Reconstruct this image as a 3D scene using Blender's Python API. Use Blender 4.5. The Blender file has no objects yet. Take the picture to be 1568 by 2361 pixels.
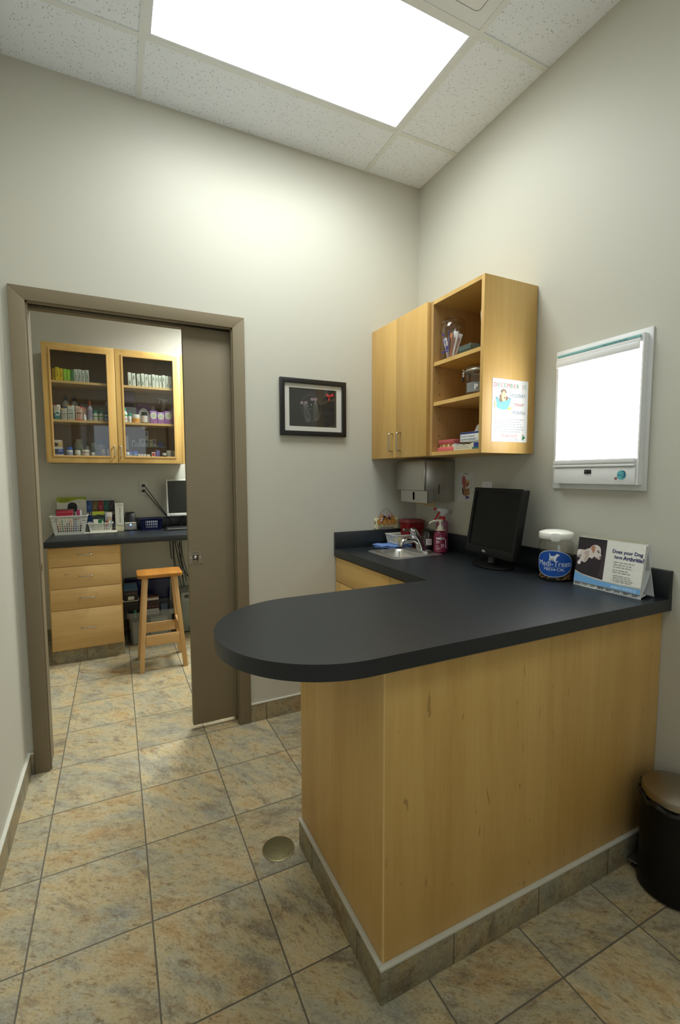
import bpy, bmesh, math, random
from mathutils import Vector, Matrix
sc = bpy.context.scene
COL = sc.collection
RND = random.Random(11)
PI = math.pi

# ------------------------------------------------------------------ materials
def lin(c):
    return tuple(((v/255)/12.92 if v/255 <= .04045 else ((v/255+.055)/1.055)**2.4) for v in c)+(1,)

class NT:
    """small helper round a node tree"""
    def __init__(s, name):
        s.m = bpy.data.materials.new(name); s.m.use_nodes = True
        s.t = s.m.node_tree; s.t.nodes.clear()
        s.out = s.n('ShaderNodeOutputMaterial')
    def n(s, t, **kw):
        o = s.t.nodes.new(t)
        for k, v in kw.items(): setattr(o, k, v)
        return o
    def l(s, a, b): s.t.links.new(a, b)
    def put(s, sock, v):
        if hasattr(v, 'is_output'): s.l(v, sock)
        else: sock.default_value = v
    def math(s, op, a, b=None, c=None):
        o = s.n('ShaderNodeMath', operation=op); s.put(o.inputs[0], a)
        if b is not None: s.put(o.inputs[1], b)
        if c is not None: s.put(o.inputs[2], c)
        return o.outputs[0]
    def coords(s, scale=(1,1,1), rot=(0,0,0), loc=(0,0,0)):
        tc = s.n('ShaderNodeTexCoord'); mp = s.n('ShaderNodeMapping')
        s.l(tc.outputs['Object'], mp.inputs[0])
        mp.inputs['Scale'].default_value = scale; mp.inputs['Rotation'].default_value = rot; mp.inputs['Location'].default_value = loc
        return mp.outputs[0]
    def noise(s, vec, scale, detail=4, rough=.55, dist=0):
        o = s.n('ShaderNodeTexNoise'); s.l(vec, o.inputs['Vector'])
        o.inputs['Scale'].default_value = scale; o.inputs['Detail'].default_value = detail
        o.inputs['Roughness'].default_value = rough; o.inputs['Distortion'].default_value = dist
        return o.outputs['Fac']
    def ramp(s, fac, stops):
        o = s.n('ShaderNodeValToRGB'); s.l(fac, o.inputs[0]); e = o.color_ramp.elements
        while len(e) < len(stops): e.new(.5)
        for i, (p, c) in enumerate(stops):
            e[i].position = p; e[i].color = c if len(c) == 4 else tuple(c)+(1,)
        return o.outputs[0]
    def mix(s, f, a, b, blend='MIX'):
        o = s.n('ShaderNodeMix', data_type='RGBA', blend_type=blend)
        s.put(o.inputs['Factor'], f); s.put(o.inputs[6], a); s.put(o.inputs[7], b)
        return o.outputs[2]
    def bsdf(s, col, rough=.5, metal=0, spec=.5, **kw):
        o = s.n('ShaderNodeBsdfPrincipled')
        s.put(o.inputs['Base Color'], col); s.put(o.inputs['Roughness'], rough)
        o.inputs['Metallic'].default_value = metal; o.inputs['Specular IOR Level'].default_value = spec
        for k, v in kw.items(): s.put(o.inputs[k], v)
        s.l(o.outputs[0], s.out.inputs[0]); return o
    def bump(s, h, strength=.2, dist=.01):
        o = s.n('ShaderNodeBump'); s.l(h, o.inputs['Height'])
        o.inputs['Strength'].default_value = strength; o.inputs['Distance'].default_value = dist
        return o.outputs[0]

CACHE = {}
def P(rgb, rough=.5, metal=0, spec=.5):
    """plain coloured material (paper, plastic, ink) with a faint procedural mottling"""
    key = (tuple(rgb), rough, metal, spec)
    if key not in CACHE:
        k = NT('paint_%d_%d_%d' % tuple(rgb))
        f = k.noise(k.coords(), 60, 2)
        a = lin(rgb); b = tuple(min(1, v*.93) for v in a[:3])+(1,)
        k.bsdf(k.mix(f, a, b), rough, metal, spec); CACHE[key] = k.m
    return CACHE[key]

def wood(name, axis, c0, c1, fleck=.0):
    k = NT(name); st = {'x': (.9, 14, 14), 'y': (14, .9, 14), 'z': (14, 14, .9)}[axis]
    oi = k.n('ShaderNodeObjectInfo')
    tc = k.n('ShaderNodeTexCoord'); ad = k.n('ShaderNodeVectorMath', operation='ADD')
    sc_ = k.n('ShaderNodeVectorMath', operation='SCALE'); cx = k.n('ShaderNodeCombineXYZ')
    k.l(oi.outputs['Random'], cx.inputs[0]); k.l(oi.outputs['Random'], cx.inputs[1]); k.l(oi.outputs['Random'], cx.inputs[2])
    k.l(cx.outputs[0], sc_.inputs[0]); sc_.inputs['Scale'].default_value = 9
    k.l(tc.outputs['Object'], ad.inputs[0]); k.l(sc_.outputs[0], ad.inputs[1])
    def mp(s):
        m = k.n('ShaderNodeMapping'); k.l(ad.outputs[0], m.inputs[0]); m.inputs['Scale'].default_value = s; return m.outputs[0]
    big = k.noise(mp(tuple(v*.35 for v in st)), 1, 3, .6, .6)
    fine = k.noise(mp(tuple(v*5 for v in st)), 1, 3, .6)
    f = k.math('ADD', k.math('MULTIPLY', big, .75), k.math('MULTIPLY', fine, .25))
    col = k.ramp(f, [(.36, c0), (.64, c1)])
    if fleck:
        fl = k.noise(mp(tuple(v*(8 if v < 1 else 2.6) for v in st)), 1, 2, .5, 1.5)
        col = k.mix(k.math('MULTIPLY', k.math('GREATER_THAN', fl, .71), fleck), col, tuple(v*.42 for v in c0[:3])+(1,))
    k.bsdf(col, .38, 0, .4, Normal=k.bump(fine, .05, .002))
    return k.m

MA, MBc = lin((198,157,88)), lin((219,182,112))
maple_v = wood('maple_upright_grain', 'z', MA, MBc)
maple_f = wood('maple_flecked_grain', 'z', lin((194,154,86)), lin((214,176,106)), .55)
maple_x = wood('maple_level_grain', 'x', lin((200,160,98)), lin((222,186,126)), .5)
maple_y = wood('maple_depth_grain', 'y', MA, MBc)
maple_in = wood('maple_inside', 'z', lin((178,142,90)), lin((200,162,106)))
maple_shaded = wood('maple_shaded_inside', 'z', lin((140,108,72)), lin((160,124,84)))  # darker copy of the inside maple: the glass cupboard's inner shade as colour
oak_seat = wood('oiled_seat_wood', 'y', lin((150,94,34)), lin((192,132,56)))
stool_leg = wood('stool_wood', 'z', lin((200,156,100)), lin((222,182,126)))
stool_rail = wood('stool_rail_wood', 'x', lin((200,156,100)), lin((222,182,126)), .4)

TT, FX, FY = .33254, -2.01232, .32192
def tile_mat(name, seam_x=True, seam_y=True, offx=0., offy=0., dark=1.0):
    k = NT(name)
    tc = k.n('ShaderNodeTexCoord'); sx = k.n('ShaderNodeSeparateXYZ'); k.l(tc.outputs['Object'], sx.inputs[0])
    u = k.math('DIVIDE', k.math('SUBTRACT', sx.outputs[0], FX+offx), TT)
    v = k.math('DIVIDE', k.math('SUBTRACT', sx.outputs[1], FY+offy), TT)
    cu, cv = k.math('FLOOR', u), k.math('FLOOR', v)
    def g(w):
        f = k.math('FRACT', w); d = k.math('ABSOLUTE', k.math('SUBTRACT', f, .5))
        return k.math('GREATER_THAN', d, .5-.0072)
    gm = None
    if seam_x: gm = g(u)
    if seam_y: gm = g(v) if gm is None else k.math('MAXIMUM', gm, g(v))
    cell = k.n('ShaderNodeCombineXYZ')
    if seam_x: k.l(cu, cell.inputs[0])
    if seam_y: k.l(cv, cell.inputs[1])
    wn = k.n('ShaderNodeTexWhiteNoise', noise_dimensions='3D'); k.l(cell.outputs[0], wn.inputs['Vector'])
    scl = k.n('ShaderNodeVectorMath', operation='SCALE'); k.l(wn.outputs['Color'], scl.inputs[0]); scl.inputs['Scale'].default_value = 23
    add = k.n('ShaderNodeVectorMath', operation='ADD'); k.l(tc.outputs['Object'], add.inputs[0]); k.l(scl.outputs[0], add.inputs[1])
    rot = k.n('ShaderNodeVectorRotate', rotation_type='Z_AXIS'); k.l(add.outputs[0], rot.inputs['Vector'])
    k.l(k.math('ADD', k.math('MULTIPLY', wn.outputs['Value'], .9), .35), rot.inputs['Angle'])
    st = k.n('ShaderNodeMapping'); k.l(rot.outputs[0], st.inputs[0]); st.inputs['Scale'].default_value = (1, 2.1, 1.5)
    vec = st.outputs[0]
    A = k.noise(vec, 4.2, 7, .66, .25); B = k.noise(vec, 8, 8, .7, .3); C_ = k.noise(vec, 26, 9, .75, .15); D = k.noise(vec, 95, 5, .75); E_ = k.noise(vec, 9, 6, .7, 1.2); F = k.noise(vec, 5.5, 8, .68, .3)
    col = k.ramp(A, [(.33, lin((146,145,132))), (.45, lin((174,166,138))), (.56, lin((192,174,132))), (.68, lin((184,152,102)))])
    col = k.mix(k.ramp(B, [(.54, (0,0,0)), (.68, (.7,)*3)]), col, lin((164,134,92)))
    col = k.mix(k.ramp(F, [(.54, (0,0,0)), (.68, (.85,)*3)]), col, lin((118,106,88)))
    col = k.mix(k.ramp(C_, [(.53, (0,0,0)), (.66, (.85,)*3)]), col, lin((122,98,70)))
    col = k.mix(k.ramp(C_, [(.32, (.6,)*3), (.45, (0,0,0))]), col, lin((200,194,174)))
    vein = k.math('LESS_THAN', k.math('ABSOLUTE', k.math('SUBTRACT', E_, .5)), .0035)
    col = k.mix(k.math('MULTIPLY', vein, .45), col, lin((206,200,180)))
    col = k.mix(k.ramp(D, [(.55, (0,0,0)), (.66, (.75,)*3)]), col, lin((108,90,68)))
    col = k.mix(k.ramp(D, [(.34, (.5,)*3), (.44, (0,0,0))]), col, lin((206,200,182)))
    bri = k.math('MULTIPLY', k.math('ADD', k.math('MULTIPLY', wn.outputs['Value'], .26), .86), dark)
    hs = k.n('ShaderNodeHueSaturation'); k.l(col, hs.inputs['Color']); k.l(bri, hs.inputs['Value'])
    col = k.mix(gm, hs.outputs[0], lin((104,98,84)))
    hgt = k.math('SUBTRACT', k.math('MULTIPLY', C_, .25), k.math('MULTIPLY', gm, 1.0))
    k.bsdf(col, k.math('ADD', k.math('MULTIPLY', gm, .35), .42), 0, .4, Normal=k.bump(hgt, .5, .002))
    return k.m
M_floor = tile_mat('slate_look_floor_tile')
M_base_x = tile_mat('base_tile_seams_along_x', True, False, 0, 0, .74)
M_base_y = tile_mat('base_tile_seams_along_y', False, True, 0, .16, .70)

def wall_mat(name, rgb):
    k = NT(name); v = k.coords()
    n1 = k.noise(v, 260, 3, .6); n2 = k.noise(v, 1.3, 3)
    a = lin(rgb); b = tuple(x*.96 for x in a[:3])+(1,)
    k.bsdf(k.mix(n2, a, b), .52, 0, .32, Normal=k.bump(n1, .12, .001)); return k.m
M_wall = wall_mat('greige_wall_paint', (197,195,182))
M_doorpaint = wall_mat('taupe_door_paint', (129,117,94))

def ceil_mat():
    k = NT('fissured_ceiling_tile'); v = k.coords((1, 1, 0))
    vo = k.n('ShaderNodeTexVoronoi'); vo.inputs['Scale'].default_value = 120; k.l(k.coords((1, .55, 0), (0, 0, .5)), vo.inputs['Vector'])
    n = k.noise(v, 42, 2)
    pit = k.math('MULTIPLY', k.math('LESS_THAN', vo.outputs['Distance'], .2), k.math('GREATER_THAN', n, .45))
    col = k.mix(pit, lin((234,240,250)), lin((168,169,172)))
    k.bsdf(col, .9, 0, .1, Normal=k.bump(k.math('MULTIPLY', pit, -1), .6, .003)); return k.m
M_ceil = ceil_mat()

def laminate(name, axis, c, rough):
    k = NT(name); s = {'x': (3, 130, 130), 'y': (130, 3, 130)}[axis]
    f = k.noise(k.coords(s), 1, 3, .6)
    a = lin(c); b = tuple(x*1.5 for x in a[:3])+(1,)
    k.bsdf(k.mix(f, a, b), rough, 0, .62, Normal=k.bump(f, .22, .0012)); return k.m
M_lam = laminate('black_ash_laminate', 'x', (23,28,32), .40)
M_lam2 = laminate('black_ash_laminate_cross', 'y', (20,25,29), .42)

def steel(name, c, rough, s=(300, 300, 4)):
    k = NT(name); f = k.noise(k.coords(s), 1, 2)
    k.bsdf(lin(c), k.math('ADD', k.math('MULTIPLY', f, .12), rough-.06), 1, .5, Normal=k.bump(f, .04, .0005)); return k.m
M_steel = steel('brushed_steel', (186,184,178), .36)
M_sinksteel = steel('satin_sink_steel', (222,219,212), .36, (6, 260, 260))
M_lid = steel('brushed_lid_steel', (164,156,142), .36, (4, 260, 260))
M_nickel = steel('satin_nickel_wire', (190,184,172), .3)
k = NT('chrome'); k.bsdf(k.mix(k.noise(k.coords(), 9, 2), lin((216,216,216)), lin((206,206,208))), .06, 1); M_chrome = k.m

def glass(name, tint=(1,1,1), refl=.045, rough=.02, haze=0, hz=(1,1,1)):
    k = NT(name)
    tr = k.n('ShaderNodeBsdfTransparent')
    k.put(tr.inputs[0], k.mix(k.noise(k.coords(), 3, 1), tuple(tint)+(1,), tuple(v*.985 for v in tint)+(1,)))
    gl = k.n('ShaderNodeBsdfGlossy'); gl.inputs['Roughness'].default_value = rough
    lw = k.n('ShaderNodeLayerWeight'); lw.inputs[0].default_value = .5
    f = k.math('ADD', k.math('MULTIPLY', k.math('POWER', lw.outputs['Facing'], 5), .8), refl)
    base = tr.outputs[0]
    if haze:
        di = k.n('ShaderNodeBsdfDiffuse'); di.inputs[0].default_value = tuple(hz)+(1,)
        mh = k.n('ShaderNodeMixShader'); mh.inputs[0].default_value = haze
        k.l(base, mh.inputs[1]); k.l(di.outputs[0], mh.inputs[2]); base = mh.outputs[0]
    mx = k.n('ShaderNodeMixShader'); k.l(f, mx.inputs[0]); k.l(base, mx.inputs[1]); k.l(gl.outputs[0], mx.inputs[2])
    k.l(mx.outputs[0], k.out.inputs[0]); return k.m
M_pane = glass('cabinet_pane', (.93,.94,.93), .05)
M_jar = glass('clear_jar', (.92,.91,.87), .08)
M_clear = glass('clear_plastic', (.9,.92,.92), .05, .1, .10, (.6,.62,.62))
M_tote = glass('milky_tote_plastic', (.74,.77,.76), .04, .25, .38, (.42,.45,.44))
M_pink = glass('pink_liquid', (.80,.38,.52), .05, .08, .55, lin((150,50,82))[:3])
M_pinkpale = glass('pale_pink_liquid', (.86,.62,.72), .05, .1, .55, lin((176,112,136))[:3])
M_redbox = glass('red_translucent_plastic', (.75,.12,.14), .05, .15, .65, lin((150,24,32))[:3])
M_redlid = glass('pale_red_lid', (.85,.5,.5), .05, .15, .5, lin((176,90,90))[:3])
M_bluebin = glass('deep_blue_plastic', (.04,.05,.25), .04, .2, .85, lin((14,20,66))[:3])

def emit(name, c, s):
    k = NT(name); e = k.n('ShaderNodeEmission')
    k.put(e.inputs[0], k.mix(k.noise(k.coords(), 2, 1), tuple(c)+(1,), tuple(v*.98 for v in c)+(1,)))
    e.inputs[1].default_value = s; k.l(e.outputs[0], k.out.inputs[0]); return k.m

WHITE = P((226,226,218), .45); WHITEG = P((226,230,234), .3); PAPER = P((232,232,226), .6)
BLACK = P((14,14,14), .4); BLACKG = P((12,12,13), .22); INK = P((38,38,44), .6); GREYINK = P((160,160,157), .6); SCREEN = P((9,9,9), .35, 0, .2)
TRIMW = P((206,204,190), .5)

# ------------------------------------------------------------------ geometry
def FR(x, y, z, ang=0, lean=0):
    """a picture plane facing -Y at (x,y,z): its x runs along +X, its y along +Z, its normal along -Y; ang spins it in its own plane, lean tips the top back"""
    m = Matrix(((1,0,0,x),(0,0,-1,y),(0,1,0,z),(0,0,0,1)))
    return m @ Matrix.Rotation(-lean, 4, 'X') @ Matrix.Rotation(ang, 4, 'Z')
def TP(x, y, z, ang=0):
    return Matrix.Translation((x, y, z)) @ Matrix.Rotation(ang, 4, 'Z')
def rr(x0, y0, x1, y1, r, n=6):
    o = []
    for cx, cy, a in ((x1-r,y1-r,0),(x0+r,y1-r,90),(x0+r,y0+r,180),(x1-r,y0+r,270)):
        for i in range(n+1):
            t = math.radians(a+90*i/n); o.append((cx+r*math.cos(t), cy+r*math.sin(t)))
    return o
def ell(cx, cy, rx, ry, n=28, a0=0, a1=360):
    full = abs(a1-a0) >= 360; m = n if full else n+1
    return [(cx+rx*math.cos(math.radians(a0+(a1-a0)*i/n)), cy+ry*math.sin(math.radians(a0+(a1-a0)*i/n))) for i in range(m)]

class MB:
    def __init__(s): s.bm = bmesh.new(); s.mats = []
    def mi(s, m):
        if m not in s.mats: s.mats.append(m)
        return s.mats.index(m)
    def merge(s, t, mat, M=None):
        i = s.mi(mat); mp = {}
        for v in t.verts: mp[v] = s.bm.verts.new(M @ v.co if M else v.co)
        for f in t.faces:
            try: nf = s.bm.faces.new([mp[v] for v in f.verts]); nf.material_index = i
            except ValueError: pass
        t.free(); return s
    def box(s, x0, y0, z0, x1, y1, z1, mat, bev=0, seg=2, M=None):
        t = bmesh.new(); x0, x1 = sorted((x0, x1)); y0, y1 = sorted((y0, y1)); z0, z1 = sorted((z0, z1))
        bmesh.ops.create_cube(t, size=1)
        for v in t.verts: v.co = Vector((x0+(v.co.x+.5)*(x1-x0), y0+(v.co.y+.5)*(y1-y0), z0+(v.co.z+.5)*(z1-z0)))
        if bev: bmesh.ops.bevel(t, geom=list(t.edges), offset=min(bev, .45*min(x1-x0, y1-y0, z1-z0)), segments=seg, profile=.5, affect='EDGES')
        return s.merge(t, mat, M)
    def hexa(s, lo, hi, z0, z1, mat, M=None, bev=0):
        """frustum between two rectangles (x0,y0,x1,y1)"""
        t = bmesh.new()
        a = [t.verts.new(p) for p in ((lo[0],lo[1],z0),(lo[2],lo[1],z0),(lo[2],lo[3],z0),(lo[0],lo[3],z0))]
        b = [t.verts.new(p) for p in ((hi[0],hi[1],z1),(hi[2],hi[1],z1),(hi[2],hi[3],z1),(hi[0],hi[3],z1))]
        t.faces.new(a[::-1]); t.faces.new(b)
        for i in range(4): t.faces.new((a[i], a[(i+1)%4], b[(i+1)%4], b[i]))
        if bev: bmesh.ops.bevel(t, geom=list(t.edges), offset=bev, segments=2, profile=.5, affect='EDGES')
        return s.merge(t, mat, M)
    def lathe(s, prof, mat, seg=32, M=None, sx=1, sy=1):
        t = bmesh.new(); rings = []
        for r, z in prof:
            if r < 1e-6: rings.append([t.verts.new((0, 0, z))])
            else: rings.append([t.verts.new((sx*r*math.cos(2*PI*i/seg), sy*r*math.sin(2*PI*i/seg), z)) for i in range(seg)])
        for a, b in zip(rings, rings[1:]):
            if len(a) == 1 and len(b) == 1: continue
            for i in range(seg):
                j = (i+1) % seg
                if len(a) == 1: t.faces.new((a[0], b[j], b[i]))
                elif len(b) == 1: t.faces.new((a[i], a[j], b[0]))
                else: t.faces.new((a[i], a[j], b[j], b[i]))
        return s.merge(t, mat, M)
    def tube(s, pts, r, mat, seg=8, closed=False, M=None, caps=True, flat=1.0):
        t = bmesh.new(); pts = [Vector(p) for p in pts]; n = len(pts); rings = []
        up = None
        for i, p in enumerate(pts):
            if closed: d = (pts[(i+1)%n]-pts[i-1]).normalized()
            else: d = (pts[min(i+1, n-1)]-pts[max(i-1, 0)]).normalized()
            if up is None:
                up = Vector((0,0,1)) if abs(d.z) < .9 else Vector((1,0,0))
            a = d.cross(up).normalized(); b = a.cross(d).normalized(); up = b
            rad = r[i] if isinstance(r, (list, tuple)) else r
            rings.append([t.verts.new(p+a*rad*math.cos(2*PI*j/seg)+b*rad*flat*math.sin(2*PI*j/seg)) for j in range(seg)])
        for i in range(n if closed else n-1):
            A, B = rings[i], rings[(i+1)%n]
            for j in range(seg): t.faces.new((A[j], A[(j+1)%seg], B[(j+1)%seg], B[j]))
        if caps and not closed: t.faces.new(rings[0][::-1]); t.faces.new(rings[-1])
        return s.merge(t, mat, M)
    def prism(s, pts, z0, z1, mat, M=None, holes=(), bev=0):
        t = bmesh.new()
        def loop(q): 
            vs = [t.verts.new((x, y, z0)) for x, y in q]
            return [t.edges.new((vs[i], vs[(i+1)%len(vs)])) for i in range(len(vs))]
        if holes:
            es = loop(pts)
            for h in holes: es += loop(h)
            bmesh.ops.triangle_fill(t, edges=es, use_beauty=True)
        else:
            t.faces.new([t.verts.new((x, y, z0)) for x, y in pts])
        r = bmesh.ops.extrude_face_region(t, geom=list(t.faces))
        for v in r['geom']:
            if isinstance(v, bmesh.types.BMVert): v.co.z = z1
        bmesh.ops.recalc_face_normals(t, faces=list(t.faces))
        if bev:
            e = [e for e in t.edges if len(e.link_faces) == 2 and e.calc_face_angle(0) > .8]
            bmesh.ops.bevel(t, geom=e, offset=bev, segments=2, profile=.5, affect='EDGES')
        return s.merge(t, mat, M)
    def poly(s, pts, mat, M, lift=.0004):
        t = bmesh.new(); t.faces.new([t.verts.new((x, y, lift)) for x, y in pts]); t.normal_update()
        if t.faces[:] and t.faces[:][0].normal.z < 0: bmesh.ops.reverse_faces(t, faces=list(t.faces))
        return s.merge(t, mat, M)
    def rect(s, x0, y0, x1, y1, mat, M, lift=.0004): return s.poly([(x0,y0),(x1,y0),(x1,y1),(x0,y1)], mat, M, lift)
    def stroke(s, pts, w, mat, M, lift=.0006):
        L, Rr = [], []
        for i, p in enumerate(pts):
            a = Vector(pts[max(i-1, 0)]); b = Vector(pts[min(i+1, len(pts)-1)]); d = (b-a)
            if d.length < 1e-9: continue
            d.normalize(); nrm = Vector((-d.y, d.x))*w/2; L.append(Vector(p)+nrm); Rr.append(Vector(p)-nrm)
        t = bmesh.new(); A = [t.verts.new((q.x, q.y, lift)) for q in L]; B = [t.verts.new((q.x, q.y, lift)) for q in Rr]
        for i in range(len(A)-1): t.faces.new((B[i], B[i+1], A[i+1], A[i]))
        return s.merge(t, mat, M)
    def text(s, body, x, y, size, mat, M, align='CENTER', lift=.0006, bold=0, wrap=None, sx=1.0):
        cu = bpy.data.curves.new('t', 'FONT'); cu.body = body; cu.size = size; cu.align_x = align; cu.align_y = 'CENTER'
        cu.offset = bold; cu.resolution_u = 3
        ob = bpy.data.objects.new('t', cu); COL.objects.link(ob)
        dg = bpy.context.evaluated_depsgraph_get(); me = bpy.data.meshes.new_from_object(ob.evaluated_get(dg))
        t = bmesh.new(); t.from_mesh(me)
        bpy.data.objects.remove(ob); bpy.data.curves.remove(cu); bpy.data.meshes.remove(me)
        if wrap:
            xs_ = [v.co.x for v in t.verts]; q = min(xs_)
            while q < max(xs_):
                q += .0025; bmesh.ops.bisect_plane(t, geom=list(t.verts)+list(t.edges)+list(t.faces), plane_co=(q, 0, 0), plane_no=(1, 0, 0))
            for v in t.verts:
                px = x+v.co.x*sx; a = px/wrap
                v.co = Vector((math.sin(a)*(wrap+lift), y+v.co.y, -(wrap)+math.cos(a)*(wrap+lift)))
            return s.merge(t, mat, M)
        return s.merge(t, mat, M @ Matrix.Translation((x, y, lift)) @ Matrix.Diagonal((sx, 1, 1, 1)))
    def lines(s, x0, x1, ys, h, mat, M, lift=.0005, seed=1):
        """a block of small unreadable print: short dashes like words"""
        r = random.Random(seed)
        for y in ys:
            x = x0; end = x1-(x1-x0)*r.random()*.18
            while x < end:
                w = h*(1.6+3.2*r.random()); e = min(x+w, end)
                s.rect(x, y-h*.36, e, y+h*.36, mat, M, lift); x = e+h*.8
        return s
    def build(s, name, parent=None, off=None, smooth=True):
        me = bpy.data.meshes.new(name)
        if off is not None: bmesh.ops.translate(s.bm, verts=list(s.bm.verts), vec=-Vector(off))
        s.bm.to_mesh(me); s.bm.free()
        for m in s.mats: me.materials.append(m)
        if smooth:
            me.polygons.foreach_set('use_smooth', [True]*len(me.polygons)); me.set_sharp_from_angle(angle=math.radians(38))
        me.update()
        o = bpy.data.objects.new(name, me); COL.objects.link(o)
        if parent is not None: o.parent = parent
        return o

def thing(name, label, cat, loc=(0,0,0), rz=0, group=None):
    o = bpy.data.objects.new(name, None); COL.objects.link(o); o.empty_display_size = .05
    o.location = loc; o.rotation_euler = (0, 0, rz); o['label'] = label; o['category'] = cat
    if group: o['group'] = group
    return o
def solo(mb, name, label, cat, loc=(0,0,0), rz=0, group=None, kind=None):
    o = mb.build(name); o.location = loc; o.rotation_euler = (0, 0, rz); o['label'] = label; o['category'] = cat
    if group: o['group'] = group
    if kind: o['kind'] = kind
    return o
def struct(mb, name, parent=None, loc=None):
    o = mb.build(name, parent, loc)
    if loc is not None: o.location = loc
    if parent is None: o['kind'] = 'structure'
    return o
def dup(root, loc, rz=None, label=None, group=None):
    r = root.copy(); COL.objects.link(r); r.location = loc
    if rz is not None: r.rotation_euler = (0, 0, rz)
    if label: r['label'] = label
    if group: r['group'] = group
    for ch in list(root.children):
        c = ch.copy(); COL.objects.link(c); c.parent = r
        for g in list(ch.children):
            d = g.copy(); COL.objects.link(d); d.parent = c
    return r
RW = -PI/2     # rotation of a thing on the right wall: its local x runs towards the viewer, its front looks into the room
def pull(r, pts_out, w, mat, M):
    """wire pull handle: a U lying on a plane, M maps local (along, out) to the place"""
    h, d = w/2, pts_out; p = [(-h, 0), (-h, d*.7)]
    for i in range(5): a = PI-(PI/2)*i/4; p.append((-h+d*.3+d*.3*math.cos(a), d*.7+d*.3*math.sin(a)))
    q = [(-x, y) for x, y in reversed(p)]
    mb = MB(); mb.tube([(x, y, 0) for x, y in p+q], r, mat, 10, M=M); return mb
S_MAIN, S_BACK, S_REAR, S_BOX, EXPO = 7.6, 1.5, 10.0, 10.0, 0.13; W_MAIN, W_BACK, W_REAR, W_WIN = 9.5, 5, 40, 5
# ------------------------------------------------------------------ the room shell
H = 3.10; XL = -2.14; YF = -3.45; HB = 2.85; YB = 2.0
m = MB(); m.box(-3.3, -3.55, -.1, .4, 2.1, 0, M_floor); struct(m, 'floor')
m = MB(); m.box(0, YF-.1, 0, .1, 0, H+.1, M_wall); struct(m, 'wall_right')
m = MB(); m.box(XL-.1, YF-.1, 0, XL, -.0005, H+.1, M_wall); struct(m, 'wall_left')
WX0, WX1, WZ0, WZ1 = -2.08, -1.1, .9, 2.3
m = MB(); m.box(XL, YF-.1, 0, WX0, YF, H+.1, M_wall); m.box(WX1, YF-.1, 0, 0, YF, H+.1, M_wall); m.box(WX0, YF-.1, 0, WX1, YF, WZ0, M_wall); m.box(WX0, YF-.1, WZ1, WX1, YF, H+.1, M_wall); struct(m, 'wall_front')
m = MB(); A = Matrix.Translation((0, YF-.06, 0)) @ FR(0, 0, 0)
m.prism([(WX0,WZ0),(WX1,WZ0),(WX1,WZ1),(WX0,WZ1)], -.03, .03, WHITE, A, holes=[[(WX0+.05,WZ0+.05),(-1.61,WZ0+.05),(-1.61,WZ1-.05),(WX0+.05,WZ1-.05)],[(-1.57,WZ0+.05),(WX1-.05,WZ0+.05),(WX1-.05,WZ1-.05),(-1.57,WZ1-.05)]])
wn_ = struct(m, 'added_window_1')  # unseen window, added for fill light and the reflection in the cupboard glass
m = MB(); m.box(WX0+.04, YF-.063, WZ0+.04, WX1-.04, YF-.058, WZ1-.04, M_pane); m.build('pane', wn_)
la = bpy.data.lights.new('added_fill_light', 'AREA'); la.shape = 'RECTANGLE'; la.size = WX1-WX0-.1; la.size_y = WZ1-WZ0-.1; la.energy = W_WIN; la.color = (.80, .91, 1)  # area lamp added in the unseen window as cool fill
lo = bpy.data.objects.new('added_fill_light', la); COL.objects.link(lo); lo.location = ((WX0+WX1)/2, YF-.02, (WZ0+WZ1)/2); lo.rotation_euler = (PI/2, 0, 0)
DX0, DX1, DZ = -2.055, -1.163, 2.125          # clear opening of the doorway
m = MB()
m.box(-3.3, 0, 0, DX0-.02, .12, H+.1, M_wall); m.box(DX0-.02, 0, DZ+.02, DX1+.02, .12, H+.1, M_wall)
m.box(DX1+.02, 0, 0, -.1, .03, H+.1, M_wall); m.box(DX1+.02, .09, 0, -.1, .12, H+.1, M_wall)
m.box(DX1+.02, .03, 2.3, -.1, .09, H+.1, M_wall); m.box(-.1, 0, 0, .4, .12, H+.1, M_wall)
struct(m, 'wall_back')
m = MB(); m.box(-3.3, YB, 0, .4, YB+.1, HB+.1, M_wall); struct(m, 'wall_rear')
m = MB(); m.box(-3.4, .121, 0, -3.3, YB, HB+.1, M_wall); struct(m, 'wall_rear_left')
m = MB(); m.box(.4, .121, 0, .5, YB, HB+.1, M_wall); struct(m, 'wall_rear_right')
# ceilings: lay-in tiles with openings where the fixtures sit
GX, GY, LW, LD = -.376, -.337, 1.195, .585
L1 = (GX-LW, GY-LD, GX, GY); L2 = (GX-LW, GY-4*LD, GX, GY-3*LD); V1 = (GX-LD, GY-2*LD, GX, GY-LD)
def rect_pts(a): return [(a[0],a[1]),(a[2],a[1]),(a[2],a[3]),(a[0],a[3])]
m = MB()
xs = [XL, GX-LW, GX-LD, GX, 0]; ys = [YF] + [GY-i*LD for i in range(5, -1, -1)] + [0]
def opening(cx, cy): return any(a[0] < cx < a[2] and a[1] < cy < a[3] for a in (L1, L2, V1))
for i in range(4):
    for j in range(len(ys)-1):
        if ys[j+1]-ys[j] > .01 and not opening((xs[i]+xs[i+1])/2, (ys[j]+ys[j+1])/2):
            m.box(xs[i], ys[j], H+.004, xs[i+1], ys[j+1], H+.03, M_ceil)
m.box(XL-.1, YF-.1, H+.14, .1, .0, H+.16, M_ceil)
struct(m, 'ceiling')
m = MB(); g = .012; TBAR = P((226,230,230), .45)
for x in (GX-LW, GX): m.box(x-g, YF, H, x+g, 0, H+.006, TBAR)
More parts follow.
